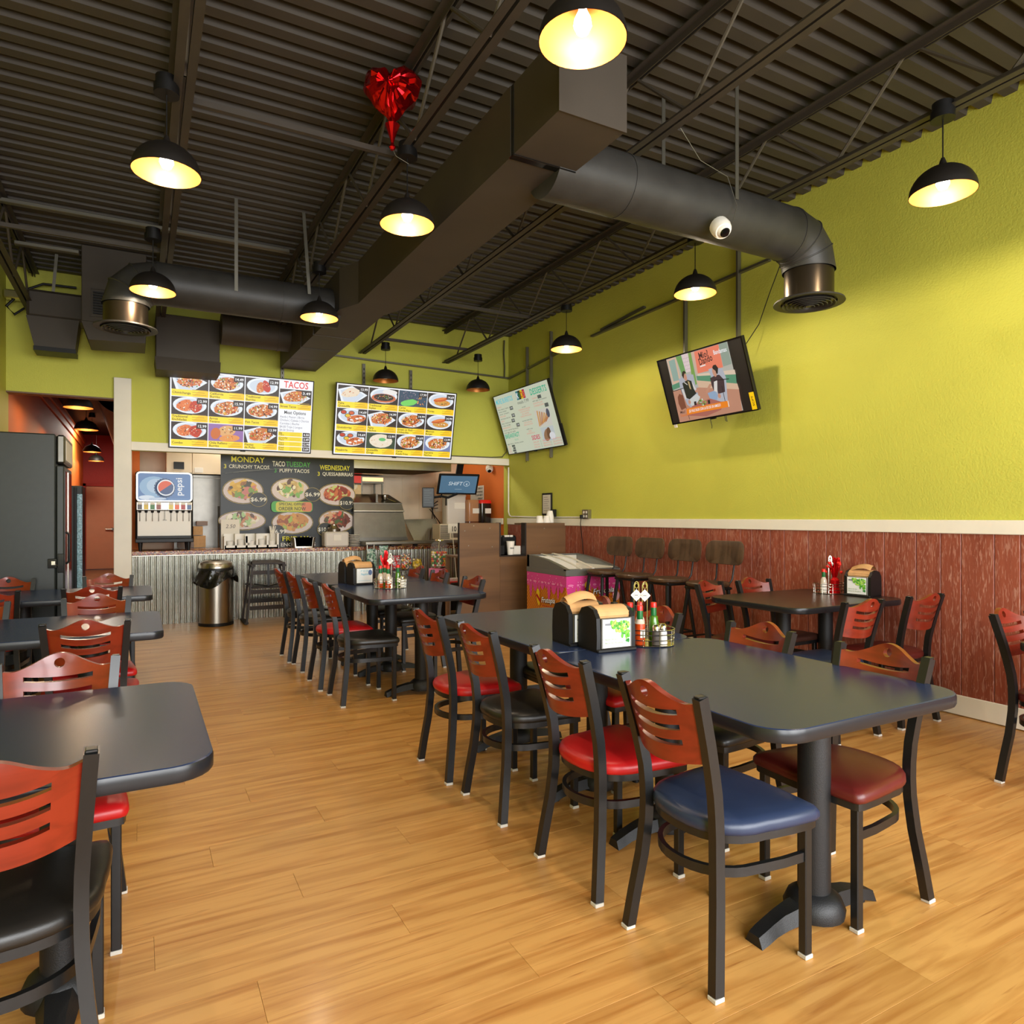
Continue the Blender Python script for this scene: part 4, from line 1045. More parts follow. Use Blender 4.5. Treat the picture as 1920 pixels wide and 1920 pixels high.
x0_, y0_ = T(752, 1372); x1_, y1_ = T(1305, 1245); c.text('\u00bfSE VALE SALIR CON LA EX DE UN AMIGO?', x0_, y0_, .036, WHT, 'l', True, rot=math.atan2(y1_-y0_, x1_-x0_), fit=math.hypot(x1_-x0_, y1_-y0_))
x0_, y0_ = T(590, 1400); c.text('Mio?', x0_, y0_, .036, rgb(66, 34, 34), bold=True); c.text('Dando', x0_-.005, y0_-.03, .036, rgb(226, 120, 50), bold=True)
c.build('screen', M['screen_soft'], t)
c = Canvas(); c.z = .008; c.rect(W2-.045, -H2+.0, W2+.008, -H2+.15, rgb(240, 204, 20)); c.text('SCPT', W2-.008, -H2+.03, .03, BLK, bold=True, rot=PI/2, fit=.09)
c.build('energy_sticker', M['print'], t)
MB().box(-W2-.0, -W2+.035, -H2-.045, -H2-.012, -.01, .0).build('tag', M['white'], t, False)
MB().tube([(-.06, -H2-.01, -.03), (-.062, -H2-.09, -.03), (-.07, -H2-.11, -.03)], .003, 6).tube([(.12, -H2-.01, -.03), (.115, -H2-.06, -.03), (.13, -H2-.07, -.03), (.135, -H2-.02, -.03)], .003, 6).build('cable', M['black'], t)
# --- strut rails carrying the screens
def strut(p0, p1, label, w=.041):
    d = (Vector(p1)-Vector(p0)); t = MB()
    t.tube([p0, p1], .02, rect=(w, .022)); L = d.length; d.normalize()
    o = tag(t.build('strut_rail', M['strut'], None, False), label, 'rail')
    h = MB(); k = .06
    off = Vector((0, -.012, 0)) if p0[1] > 9 else Vector((-.012, 0, 0))
    while k < L: h.tube([Vector(p0)+d*k+off, Vector(p0)+d*(k+.028)+off], .005, 6); k += .06
    h.build('slot', M['black_matte'], o)
    return o
strut((1.75, 9.075, 3.50), (4.88, 9.075, 3.44), 'long slotted rail high on the header wall, above the food menus')
strut((2.66, 9.07, 3.42), (2.66, 9.07, 2.9), 'upright slotted rail behind the right food menu, left one')
strut((3.33, 9.07, 3.40), (3.33, 9.07, 2.9), 'upright slotted rail behind the right food menu, right one')
strut((1.60, 9.07, 3.5), (1.60, 9.07, 2.9), 'upright slotted rail between drop duct and big duct')
strut((4.88, 9.05, 3.43), (4.88, 7.4, 3.55), 'slotted rail sloping up from the corner on the green wall')
strut((4.88, 6.9, 3.57), (4.88, 4.2, 3.62), 'slotted rail on the green wall behind the round vent')
strut((4.88, 6.7, 3.60), (4.88, 5.9, 3.66), 'short loose rail end on the green wall beside a lamp')
strut((4.87, 8.48, 3.78), (4.87, 8.48, 2.15), 'upright rail behind the pale text menu, corner side')
strut((4.87, 7.83, 3.85), (4.87, 7.83, 2.15), 'upright rail behind the pale text menu, near side')
strut((4.87, 5.25, 3.62), (4.87, 5.25, 2.4), 'upright rail behind the television, left one')
strut((4.87, 4.55, 3.85), (4.87, 4.55, 2.4), 'upright rail behind the television, right one')
tag(MB().tube([(4.81, 9.06, 4.0), (4.80, 9.06, 3.8), (4.815, 9.06, 3.6), (4.81, 9.06, 3.43)], .012, 6).build('chain', M['strut']), 'steel chain hanging in the corner above the rail', 'chain')
tag(MB().tube([(4.84, 4.0, 3.62), (4.82, 4.15, 3.3), (4.80, 4.25, 3.05), (4.7, 4.3, 2.88)], .004, 6).build('cable', M['black']), 'thin black cables dropping to the television', 'cable')

# ================================================================== SERVING COUNTER
cf = thing('serving_counter', 'long corrugated steel serving counter with speckled stone edge', 'counter', (0, 9.6, 0))
mb = MB(); xs = []; x = -.1
while x < 4.3: xs.append(x); x += .068/8
rings = [[(x, .016*math.cos(2*PI*x/.068), z) for x in xs] for z in (0.0, .875)]
n = len(xs); mb.add(rings[0]+rings[1], [(i, i+1, n+i+1, n+i) for i in range(n-1)]); mb.build('corrugated_sheet', M['galv'], cf, True, 60)
MB().box(-.1, 4.3, .02, .1, 0, .875).build('counter_wall', M['dark_wood'], cf, False)
MB().bbox(-.1, 4.3, -.05, .55, .872, .925, .006).build('stone_top', M['granite'], cf, False)
MB().bbox(-.1, 2.72, -.053, -.046, .862, .874, .002).build('metal_strip', M['steel'], cf, False)
# soda fountain
t = thing('soda_fountain', 'soda fountain with blue front, cola logo and eight nozzles', 'drink dispenser', (.275, 9.62, .925))
MB().bbox(-.325, .325, .02, .52, .13, .99, .02).build('cabinet', M['black'], t, False)
sd = MB(); P = rr(-.315, .315, .615, .985, .045, 6)
MB().loft([[Vector((x, -.0, z)) for x, z in P], [Vector((x, .06, z)) for x, z in P]]).build('front_frame', M['steel'], t, False)
MB().bbox(-.30, .30, .0, .05, .185, .54, .004).build('splash_panel', M['white'], t, False)
MB().bbox(-.318, .318, -.03, .05, .50, .615, .012).build('valve_bar', M['steel'], t, False)
MB().bbox(-.325, .325, -.10, .45, .105, .155, .008).build('drip_tray', M['black'], t, False)
for x in (-.27, .27):
    for y in (-.02, .38): MB().cyl((x, y, 0), (x, y, .11), .018, 12, .028).build('leg', M['black'], t)
c = Canvas(.0008); BL = rgb(92, 132, 182)
c.poly(rr(-.296, .296, .632, .968, .03, 6), BL); c.ell(-.12, .80, .16, .13, rgb(150, 186, 216), 0, 20); c.ell(-.1, .81, .1, .09, rgb(184, 208, 228), 0, 20)
for k in range(22): a = 2*PI*k/22; c.ell(.0+.105*math.cos(a), .785+.108*math.sin(a), .018, .018, rgb(62, 84, 118), 0, 6, False)
c.ell(0, .785, .104, .106, rgb(62, 84, 118), 0, 28); c.ell(.012, .79, .098, .102, WHT, 0, 28)
q = [2*PI*k/28 for k in range(28)]; R = .086
rot2 = lambda x, y, a=-.5: (.012+x*math.cos(a)-y*math.sin(a), .79+x*math.sin(a)+y*math.cos(a))
up = [(R*math.cos(PI*k/14), R*math.sin(PI*k/14)) for k in range(15)]
c.poly([rot2(x, max(y, .014+.02*math.sin(x*30)) if abs(x) < R-.002 else y, .65) for x, y in up], rgb(236, 92, 52))
dn = [(R*math.cos(PI+PI*k/14), R*math.sin(PI+PI*k/14)) for k in range(15)]
c.poly([rot2(x, min(y, -.03-.012*math.sin(x*30)) if abs(x) < R-.002 else y, .65) for x, y in dn], rgb(56, 84, 130))
c.text('pepsi', .195, .69, .105, WHT, bold=True, rot=PI/2, fit=.23)
c.ell(-.2, .665, .09, .028, rgb(226, 236, 246), 0, 14); c.ell(-.08, .652, .1, .016, rgb(200, 216, 234), 0, 14); c.rect(.04, .64, .28, .65, rgb(130, 164, 206))
c.build('logo_panel', M['backlit'], t, fn=lambda x, y, z: (x, -.002-z, y))
cols = [(74, 66, 66), (214, 180, 30), (60, 120, 44), (150, 70, 50), None, (222, 200, 90), (236, 96, 36), (170, 30, 26), (70, 100, 150)]
for k, q in enumerate(cols):
    x = -.275+.069*k
    if q is None:
        MB().tube([(x-.03, -.035, .51), (x-.03, -.035, .575), (x+.03, -.035, .575), (x+.03, -.035, .51)], .003, 6).tube([(x, -.03, .5), (x, -.03, .39), (x-.02, -.03, .385), (x+.02, -.03, .385)], .004, 6).build('ice_lever', M['steel_dark'], t)
        continue
    MB().bbox(x-.026, x+.026, -.036, -.028, .515, .60, .002).build('flavour_tag', mat('tag_%d' % k, rgb(*q), .35), t, False)
    MB().bbox(x-.026, x+.026, -.0365, -.0275, .575, .601, .001).build('tag_top', M['paper'], t, False)
    MB().cyl((x, -.01, .505), (x, -.01, .475), .02, 12, .014).build('nozzle', M['black'], t)
    MB().tube([(x, .0, .48), (x, -.012, .40), (x, -.02, .37)], .004, 6).build('lever', M['steel_dark'], t)
# paper banner hung behind the counter
t = thing('food_banner', 'dark printed banner of daily taco specials hung over the counter', 'banner', (1.8475, 9.86, 0))
c = Canvas(.0006); bx = .9
def wob(x, y, z): return (x, -.0014*math.sin(7*x+3*y)-.0009*math.sin(13*y-5*x)-z*1.6, y)
for i in range(24):
    for j in range(16): c.rect(-bx+2*bx*i/24, .9+1.285*j/16, -bx+2*bx*(i+1)/24, .9+1.285*(j+1)/16, rgb(24, 26, 21), False)
c._up(); c.z += .004
YE, GRN, CRM = rgb(222, 212, 40), rgb(70, 160, 50), rgb(226, 220, 206)
c.text('MONDAY', -bx+.34, 2.09, .105, YE, 'c', True, fit=.43); c.text('3', -bx+.035, 2.0, .08, YE, bold=True); c.text('CRUNCHY TACOS', -bx+.10, 2.005, .07, CRM, bold=True, fit=.52)
c.text('TACO', -bx+.66, 2.05, .1, CRM, bold=True, fit=.17); c.text('TUESDAY', -bx+.84, 2.05, .1, GRN, bold=True, fit=.33); c.text('3', -bx+.68, 1.965, .08, GRN, bold=True); c.text('PUFFY TACOS', -bx+.75, 1.97, .07, CRM, bold=True, fit=.41)
c.text('WEDNESDAY', -bx+1.52, 2.02, .1, YE, 'c', True, fit=.43); c.text('3', -bx+1.27, 1.935, .08, YE, bold=True); c.text('QUESSABIRRIAS', -bx+1.34, 1.94, .07, CRM, bold=True, fit=.44)
def dish(cx, cy, rx, ry, pal, price, px, py):
    zb = c.z
    c.ell(cx, cy, rx+.012, ry+.012, rgb(176, 150, 60), 0, 24); c.ell(cx, cy, rx+.006, ry+.006, rgb(20, 20, 18), 0, 24); c.ell(cx, cy, rx, ry, rgb(206, 190, 186), 0, 24)
    c.ell(cx, cy+.1*ry, rx*.74, ry*.7, pal[0], .1, 16, jit=.12); blobs(c, cx, cy+.1*ry, rx*.7, ry*.66, pal, 60, .02, .055)
    if price:
        c.ell(px, py, .115, .1, rgb(150, 130, 60), 0, 22); c.ell(px, py, .108, .094, rgb(36, 36, 30), 0, 22); c.text(price, px, py-.024, .075, CRM, 'c', True, fit=.21)
    c.z = zb
TAC = [rgb(206, 160, 40), rgb(120, 150, 60), rgb(70, 62, 40), rgb(216, 176, 60), rgb(196, 120, 110), rgb(150, 100, 40)]
dish(-bx+.28, 1.70, .25, .165, TAC, '$6.99', -bx+.475, 1.585); dish(-bx+.90, 1.72, .25, .16, [rgb(206, 186, 120), rgb(120, 170, 80), rgb(190, 160, 90), rgb(230, 222, 190), rgb(90, 60, 40)], '$6.99', -bx+1.2, 1.665)
dish(-bx+1.55, 1.67, .26, .15, [rgb(170, 70, 40), rgb(200, 110, 60), rgb(130, 50, 30), rgb(190, 196, 120)], '$10.99', -bx+1.69, 1.55)
dish(-bx+.27, 1.30, .29, .12, [rgb(206, 200, 160), rgb(160, 190, 130), rgb(190, 130, 90), rgb(90, 60, 40), rgb(226, 216, 200)], '', 0, 0)
dish(-bx+.93, 1.27, .27, .15, [rgb(190, 130, 60), rgb(206, 150, 70), rgb(150, 80, 40), rgb(160, 180, 80)], '', 0, 0)
dish(-bx+1.55, 1.29, .25, .15, [rgb(110, 50, 34), rgb(150, 80, 50), rgb(80, 40, 26), rgb(200, 80, 60), rgb(206, 160, 120), rgb(70, 90, 40)], '$10.99', -bx+1.38, 1.17)
c.z += 22*c.dz; c.ell(-bx+.72, 1.14, .1, .1, rgb(36, 36, 30)); c.text('$6.99', -bx+.74, 1.12, .075, CRM, 'c', True, fit=.2)
c.poly([(x-bx+.92, y+1.49) for x, y in rr(-.28, .28, -.075, .075, .05, 6)], rgb(70, 160, 60)); c.poly([(x-bx+.92, y+1.49) for x, y in rr(-.22, .22, -.068, .068, .04, 6)], rgb(196, 186, 60)); c.poly([(x-bx+1.12, y+1.49) for x, y in rr(-.07, .07, -.068, .068, .04, 6)], rgb(206, 120, 80))
c.text('SPECIAL OFFER!', -bx+.92, 1.51, .05, rgb(50, 60, 30), 'c', True, fit=.36); c.text('ORDER NOW', -bx+.92, 1.44, .068, rgb(50, 60, 30), 'c', True, fit=.37)
c.text('FRIDAY', -bx+.78, 1.015, .09, YE, bold=True, fit=.36); c.text('ENCHILADAS', -bx+.76, .94, .07, CRM, bold=True, fit=.48); c.text('CHEESE', -bx+1.38, .94, .07, CRM, bold=True, fit=.3)
for k in range(5): c.line(-bx+.05+.1*k, 1.93+.012*k, -bx+.4+.12*k, 1.99+.01*k, .006, rgb(90, 90, 84))
c.build('printed_sheet', M['banner_vinyl'], t, fn=wob)
bk = MB(); 
g = [[Vector((-bx+2*bx*i/24, 0, .9+1.285*j/16)) for i in range(25)] for j in range(17)]
bk.add([(p.x, -.0014*math.sin(7*p.x+3*p.z)-.0009*math.sin(13*p.z-5*p.x)+.004, p.z) for r in g for p in r], [(j*25+i, j*25+i+1, (j+1)*25+i+1, (j+1)*25+i) for j in range(16) for i in range(24)])
bk.build('banner_back', M['black_matte'], t)
for x in (-.75, 0, .75): MB().tube([(x, .0, 2.17), (x, -.0, 2.24)], .003, 5).build('hanging_tie', M['white'], t)
# cup organiser, papers and pans on the counter
t = thing('cup_organiser', 'white box of cups and lids with a fan of straws on the counter', 'organiser', (1.305, 9.62, .925))
b = MB().box(-.335, .335, -.03, .12, 0, .02).box(-.335, .335, .11, .12, 0, .2)
for k in range(6): x = -.33+.132*k; b.box(x-.012, x+.012, -.03, .12, 0, .2 if k % 2 else .17)
b.box(-.335, .335, -.03, -.02, 0, .05); b.build('box', M['white'], t, False)
for k in range(5):
    x = -.264+.132*k
    MB().lathe([(.034, .02), (.043, .10+.02*(k % 2)), (.045, .105+.02*(k % 2))], (x, .04, 0), 16).build('cup_stack', M['paper_cup'], t)
MB().box(-.085, -.02, -.03, -.02, .08, .2).build('divider', M['white'], t, False)
s = MB()
for k in range(14):
    a = random.uniform(-.18, .18); s.cyl((.264+random.uniform(-.03, .03), .04, .1), (.264+math.sin(a)*.22+random.uniform(-.02, .02), .04, .1+.2), .0035, 5)
tag(s.build('straws', M['paper'], t), kind='stuff')
t = thing('price_card', 'white card with handwritten 2.50 behind the cup organiser', 'card', (1.06, 9.79, 1.15))
MB().box(-.115, .115, 0, .004, -.225, .165).build('card', M['paper'], t, False)
c = Canvas(); c.text('2.50', .0, .05, .07, rgb(90, 80, 80), 'c', slant=.2); c.build('handwriting', M['print'], t, fn=lambda x, y, z: (x, -.002-z, y))
t = thing('steel_pan', 'stainless steel pan on the counter', 'pan', (1.975, 9.66, .925))
MB().loft([[Vector((x, y, z)) for x, y in rr(-a, a, -.09, .11, .03)] for a, z in ((.14, 0), (.155, .13), (.168, .135), (.168, .142), (.15, .142), (.135, .02))]).build('pan_body', M['steel'], t, True, 40)
t = thing('food_jar', 'clear square tub with steel-lidded jar and paper label on counter', 'tub', (2.44, 9.68, .925))
MB().bbox(-.17, .17, -.06, .16, 0, .215, .02).build('tub', M['trans_white'], t, False)
MB().lathe([(.09, .2), (.095, .25), (.06, .27), (.045, .3), (.045, .315)], (-.02, .05, 0), 20).build('lid', M['steel'], t)
MB().box(-.05, .06, -.066, -.062, .09, .17).build('paper_label', M['paper'], t, False)
st = thing('plate_stack', 'stack of white plates at the end of the counter', 'plates', (2.7, 9.68, .925))
for k in range(8): MB().lathe([(.03, 0), (.075, .006), (.085, .016), (.078, .014)], (0.004*(k % 3), 0, .022*k), 20).build('plate', M['white'], st)
tag(MB().bbox(-.2, .2, -.05, .2, 0, .02, .006).build('serving_tray', M['black'], None, False, loc=(2.4, 9.6, .915)), 'flat dark tray under the plate stack', 'tray')
for o in [bpy.data.objects['serving_tray']]: o.location = (2.48, 9.62, .905)

# ================================================================== KITCHEN behind the counter
t = thing('wall_cabinet', 'cream wall cabinet above the soda fountain side', 'cabinet', (.68, 10.5, 1.95))
MB().bbox(-.36, .42, .02, .38, 0, .62, .004).build('cabinet_body', M['cream_wall'], t, False)
for a, b in ((-.36, -.045), (-.035, .42)): MB().bbox(a, b, 0, .02, .0, .62, .003).build('cabinet_door', M['cream_wall'], t, False)
MB().bbox(-.27, -.14, -.012, 0, .06, .16, .004).build('thermostat', M['black'], t, False); MB().bbox(-.01, .1, -.004, 0, .02, .09, .001).build('paper_note', M['paper'], t, False)
t = thing('steel_fridge', 'tall stainless refrigerator between soda fountain and banner', 'refrigerator', (.86, 10.5, 0))
MB().bbox(-.45, .45, .03, .38, .0, 1.94, .005).build('fridge_body', M['steel_dark'], t, False); MB().bbox(-.45, .16, 0, .03, .02, 1.9, .006).build('door', M['steel_dark'], t, False)
MB().tube([(.12, -.03, .9), (.12, -.03, 1.5)], .012, 8).build('door_handle', M['steel'], t)
t = thing('box_stand', 'stand with brown boxes behind the soda fountain', 'boxes', (.65, 10.25, .85))
MB().bbox(-.25, .2, -.02, .17, -.85, .03, .004).build('stand', M['dark_wood'], t, False)
for k, (x, z, w, h) in enumerate(((-.1, .08, .2, .1), (.07, .08, .15, .16), (-.12, .19, .14, .08), (.05, .25, .12, .12), (.1, .38, .14, .06))): MB().bbox(x-w/2, x+w/2, 0, .15, z, z+h, .003).build('box', M['kraft' if k % 2 else 'dark_wood'], t, False)
t = thing('back_bench', 'steel work bench along the kitchen back wall', 'bench', (2.0, 10.45, 0))
MB().bbox(-.6, 2.8, -.2, .4, .82, .86, .004).build('bench_top', M['steel'], t, False)
for x in (-.5, .8, 2.7): MB().cyl((x, 0, 0), (x, 0, .82), .02, 10).build('leg', M['steel'], t)
t = thing('extractor_hood', 'stainless extractor hood under the header, right of the banner', 'hood', (3.5, 9.9, 2.0))
MB().loft([[Vector(p) for p in ((-1.3, .0, .26), (.78, .0, .26), (.78, .95, .26), (-1.3, .95, .26))], [Vector(p) for p in ((-1.3, .0, .08), (.78, .0, .08), (.78, .95, .08), (-1.3, .95, .08))], [Vector(p) for p in ((-1.1, .15, -.0), (.22, .15, -.0), (.22, .8, -.0), (-1.1, .8, -.0))]]).build('hood_shell', M['steel'], t, False)
MB().bbox(-1.32, .8, -.02, .0, .06, .28, .004).build('front_lip', M['steel'], t, False)
t = thing('warming_cabinet', 'lit warming cabinet with red sign behind the steel chest', 'cabinet', (3.05, 10.35, .86))
b = MB()
for x in (-.33, -.05, .28):
    for y in (0, .4): b.box(x-.012, x+.012, y-.012, y+.012, 0, 1.12)
b.box(-.35, .3, -.01, .42, 0, .6).box(-.35, .3, -.01, .42, 1.01, 1.12); b.build('cabinet_frame', M['steel_dark'], t, False)
MB().box(-.345, -.06, -.02, -.012, 1.01, 1.12).build('red_sign', mat('red_sign', rgb(190, 40, 26), .4, emit=rgb(190, 40, 26), estr=.6), t, False)
MB().box(-.04, .29, -.02, -.012, 1.04, 1.10).build('heat_strip', mat('heat_strip', rgb(255, 190, 120), .4, emit=(1, .6, .3, 1), estr=1.2), t, False)
c = Canvas(); c.rect(-.33, .64, -.06, .98, rgb(232, 196, 140)); blobs(c, -.19, .83, .11, .16, [rgb(206, 140, 60), rgb(236, 206, 150), rgb(190, 110, 50), rgb(244, 226, 190)], 24, .02, .06)
c.build('food_picture', M['print'], t, fn=lambda x, y, z: (x, -.02-z, y))
t = thing('steel_chest', 'stainless ingredient chest with sloped lid and scoop', 'chest', (3.11, 9.72, 1.0))
MB().loft([[Vector(p) for p in ((-.36, 0, 0), (.42, 0, 0), (.42, .55, 0), (-.36, .55, 0))], [Vector(p) for p in ((-.40, .0, .05), (.40, .0, .05), (.40, .55, .05), (-.40, .55, .05))], [Vector(p) for p in ((-.385, .06, .43), (.36, .06, .43), (.36, .55, .43), (-.385, .55, .43))]]).build('chest_body', M['steel_dark'], t, False)
MB().box(-.3, .35, .1, .5, -.074, .0).build('base_stand', M['steel_dark'], t, False)
MB().bbox(-.40, .37, .03, .07, .42, .45, .008).build('front_rail', M['steel'], t, False)
MB().loft([[Vector(p) for p in ((-.39, .04, .45), (.36, .04, .45), (.36, .1, .45), (-.39, .1, .45))], [Vector(p) for p in ((-.39, .06, .54), (.34, .06, .54), (.34, .12, .54), (-.39, .12, .54))]]).build('upper_panel', M['steel_dark'], t, False)
MB().loft([[Vector(p) for p in ((-.40, .05, .54), (.34, .05, .54), (.28, .5, .68), (-.36, .5, .68))], [Vector(p) for p in ((-.40, .05, .555), (.34, .05, .555), (.28, .5, .695), (-.36, .5, .695))]]).build('lid', M['steel_dark'], t, False)
MB().box(-.06, -.02, .06, .5, .56, .57).box(-.06, -.03, .06, .5, .57, .69).build('lid_handle', M['steel_dark'], t, False)
sc = MB().lathe([(.03, 0), (.05, .03), (.05, .07)], (.12, .2, .6), 16, True, False); sc.tube([(.16, .18, .62), (.25, .08, .57)], .01, 8)
tag(sc.build('ice_scoop', M['steel'], None, loc=(3.11, 9.72, 1.0)), 'steel scoop lying on the sloped chest lid', 'scoop')
t = thing('prep_table', 'steel prep table in front of the stone counter end', 'table', (3.5, 9.45, 0))
MB().bbox(-.72, .8, -.06, .2, .955, 1.0, .006).build('table_top', M['steel'], t, False)
for x in (-.68, -.58, .75): MB().cyl((x, 0, .0), (x, 0, .96), .016, 12).build('leg', M['steel'], t)
for x in (-.3, .05): MB().bbox(x-.03, x+.03, 0, .06, .925, .955, .005).build('foot_pad', M['black'], t, False)
t = thing('splash_sheet', 'bent stainless splash sheet leaning behind the prep table', 'sheet', (3.85, 9.95, .98))
MB().loft([[Vector(p) for p in ((-.14, 0, 0), (.34, 0, 0), (.34, .01, 0), (-.14, .01, 0))], [Vector(p) for p in ((-.27, .1, .33), (.26, .1, .34), (.26, .11, .34), (-.27, .11, .33))]]).build('sheet', M['steel'], t, False)
MB().loft([[Vector(p) for p in ((.34, 0, 0), (.39, .3, 0), (.39, .31, 0), (.34, .01, 0))], [Vector(p) for p in ((.26, .1, .34), (.36, .35, .28), (.36, .36, .28), (.26, .11, .34))]]).build('side_sheet', M['steel_dark'], t, False)
ut = MB()
for k in range(7): ut.tube([(.02+.05*k, -.06, 0), (.03+.055*k, -.04, .1+.05*(k % 3))], .006, 6)
ut.build('utensils', M['steel'], t)
t = thing('air_vent_box', 'beige slatted appliance beside the plywood counter', 'appliance', (4.12, 9.6, 1.0))
MB().bbox(-.13, .2, .0, .3, 0, .24, .006).build('housing', M['cream_wall'], t, False)
for k in range(12): MB().box(-.125, .03, -.006, 0, .015+.018*k, .025+.018*k).build('slat', M['steel_dark'], t, False)
MB().bbox(.06, .19, -.01, 0, .03, .1, .003).build('plate', M['steel'], t, False)
# order screen, tablet, outlet, jugs, sign, camera
t = panel_root('order_screen', 'black order screen on a pole reading SHIFT 4', 'monitor', (4.215, 9.42, 1.835), (1, -.12, .0), (0, -.55, 1), None)
MB().bbox(-.315, .315, -.17, .17, -.03, 0, .006).build('monitor_body', M['black'], t, False)
c = Canvas(); c.z = .002; c.rect(-.285, -.14, .285, .145, rgb(84, 120, 146)); c.text('SHIFT', -.16, -.012, .085, rgb(226, 236, 240), slant=.15, fit=.22)
for k in range(20): a = 2*PI*k/20; c.line(.125+.046*math.cos(a), .018+.04*math.sin(a), .125+.046*math.cos(a+.33), .018+.04*math.sin(a+.33), .006, rgb(206, 222, 230))
c.text('4', .125, -.008, .06, rgb(226, 236, 240), 'c'); c.rect(-.05, -.075, .06, -.07, rgb(170, 190, 200)); c.rect(-.2, -.138, .1, -.128, rgb(60, 80, 100)); c.build('screen', M['screen_soft'], t)
MB().bbox(-.05, .05, .13, .36, -.07, -.03, .006).build('pole_bracket', M['black'], t, False)
MB().bbox(-.16, .14, .34, .37, -.09, -.02, .006).build('mount_plate', M['black'], t, False)
MB().tube([(-.22, -.15, -.03), (-.24, -.24, -.03)], .012, 8).build('lower_arm', M['black'], t)
t = panel_root('order_tablet', 'small dark tablet on an arm beside the order screen', 'tablet', (3.77, 9.52, 1.635), (1, -.35, .0), (-.22, 0, 1), None)
MB().bbox(-.09, .09, -.15, .15, -.02, 0, .006).build('tablet_body', M['black'], t, False)
c = Canvas(); c.z = .002; c.rect(-.075, -.13, .075, .135, rgb(46, 50, 49)); [c.rect(-.06, .1-.035*k, .02+.03*(k % 2), .11-.035*k, rgb(70, 78, 75)) for k in range(6)]; c.build('screen', M['screen_soft'], t)
MB().tube([(.06, .0, -.03), (.2, .02, -.06), (.3, .0, -.06), (.44, .06, -.06)], .018, 8).tube([(.27, .0, -.06), (.27, -.12, -.06)], .012, 8).build('arm', M['black'], t)
t = thing('kitchen_outlet', 'wall outlet with dangling black cables on the cream wall', 'outlet', (4.5, 10.88, 1.58))
MB().bbox(-.06, .06, 0, .012, -.14, .12, .003).build('plate', M['white'], t, False)
for k in range(3): MB().tube([(-.02, -.01, .04-.06*k), (-.12-.03*k, -.04, -.02-.04*k), (-.14+.06*k, -.04, -.3), (-.06+.1*k, -.03, -.55)], .008, 6).build('cable', M['black'], t)
def jug(x, y, w, h, m, label, lidm, fill=None, z=1.0):
    t = thing('drink_jug', label, 'jug', (x, y, z), 0, 'drink jugs behind the plywood counter')
    f = lambda s, zz: [Vector((px*s, py*s, zz)) for px, py in rr(-w/2, w/2, -.11, .11, .035, 5)]
    MB().loft([f(.9, 0), f(.95, .02), f(1, h*.9), f(1, h)]).build('jug_body', M[m], t, True, 40)
    MB().loft([f(1.04, h), f(1.04, h+.03), f(.9, h+.055)]).build('jug_lid', M[lidm], t, True, 40)
    if fill: MB().loft([f(1.01, .01), f(1.015, fill)]).build('jug_fill', M['tea'], t, True, 40)
    MB().box(-w*.12, w*.42, -.116, -.111, h*.72, h*.86).build('paper_label', M['paper'], t, False)
jug(4.33, 9.85, .33, .66, 'trans_white', 'large frosted drink jug with white lid', 'trans_white')
jug(4.58, 9.75, .2, .56, 'amber', 'clear drink jug a third full of brown tea', 'amber', .28)
jug(4.76, 9.68, .19, .56, 'cola', 'dark drink jug with red lid', 'red_plastic')
t = thing('jug_shelf', 'steel shelf carrying the drink jugs', 'shelf', (4.5, 9.8, 0))
MB().bbox(-.35, .38, -.13, .22, .965, .995, .004).build('shelf_board', M['steel'], t, False)
for x in (-.3, .34): MB().cyl((x, .15, .926), (x, .15, .97), .015, 8).build('leg', M['steel'], t)
t = thing('paper_sign', 'white paper notice on the orange kitchen wall', 'sign', (4.885, 10.15, 1.74))
MB().box(0, .004, -.23, .27, -.13, .12).build('paper', M['paper'], t, False)
c = Canvas(); [c.text(l, .2, .06-.055*k, .042, BLK, 'r', True, fit=a) for k, (l, a) in enumerate((('ASK US ABOUT', .36), ('BOOKING', .25), ('YOUR NEXT', .28), ('EVENT', .18)))]
c.build('lettering', M['print'], t, fn=lambda x, y, z: (-.002-z, -x, y))
def dome_cam(loc, label, d):
    t = thing('dome_camera', label, 'camera', loc)
    m = Vector(d).normalized().to_track_quat('Z', 'Y').to_matrix().to_4x4()
    a = MB().lathe([(.058, -.06), (.06, -.02), (.055, .0), (.05, .012)], n=20); a.v = [tuple(m @ Vector(p)) for p in a.v]; a.build('housing', M['white'], t)
    a = MB().sphere((0, 0, .0), .043, 16, 10); a.v = [tuple(m @ Vector(p)) for p in a.v]; a.build('eyeball', M['white'], t)
    a = MB().lathe([(.001, .046), (.024, .043), (.03, .034)], n=16); a.v = [tuple(m @ Vector(p)) for p in a.v]; a.build('lens_window', M['black_gloss'], t)
dome_cam((4.83, 9.6, 2.09), 'white dome camera on the orange kitchen wall', (-.3, -.6, -.55))
dome_cam((3.07, 2.99, 3.07), 'white dome camera strapped under the right round duct', (-.1, -.55, -.6))
tag(MB().tube([(2.7, 2.95, 3.56), (2.9, 3.0, 3.45), (3.14, 3.02, 3.42), (3.2, 3.0, 3.25), (3.14, 2.99, 3.1)], .0022, 6).build('cable', M['strut']), 'thin cable looping over the round duct to the white camera', 'cable')
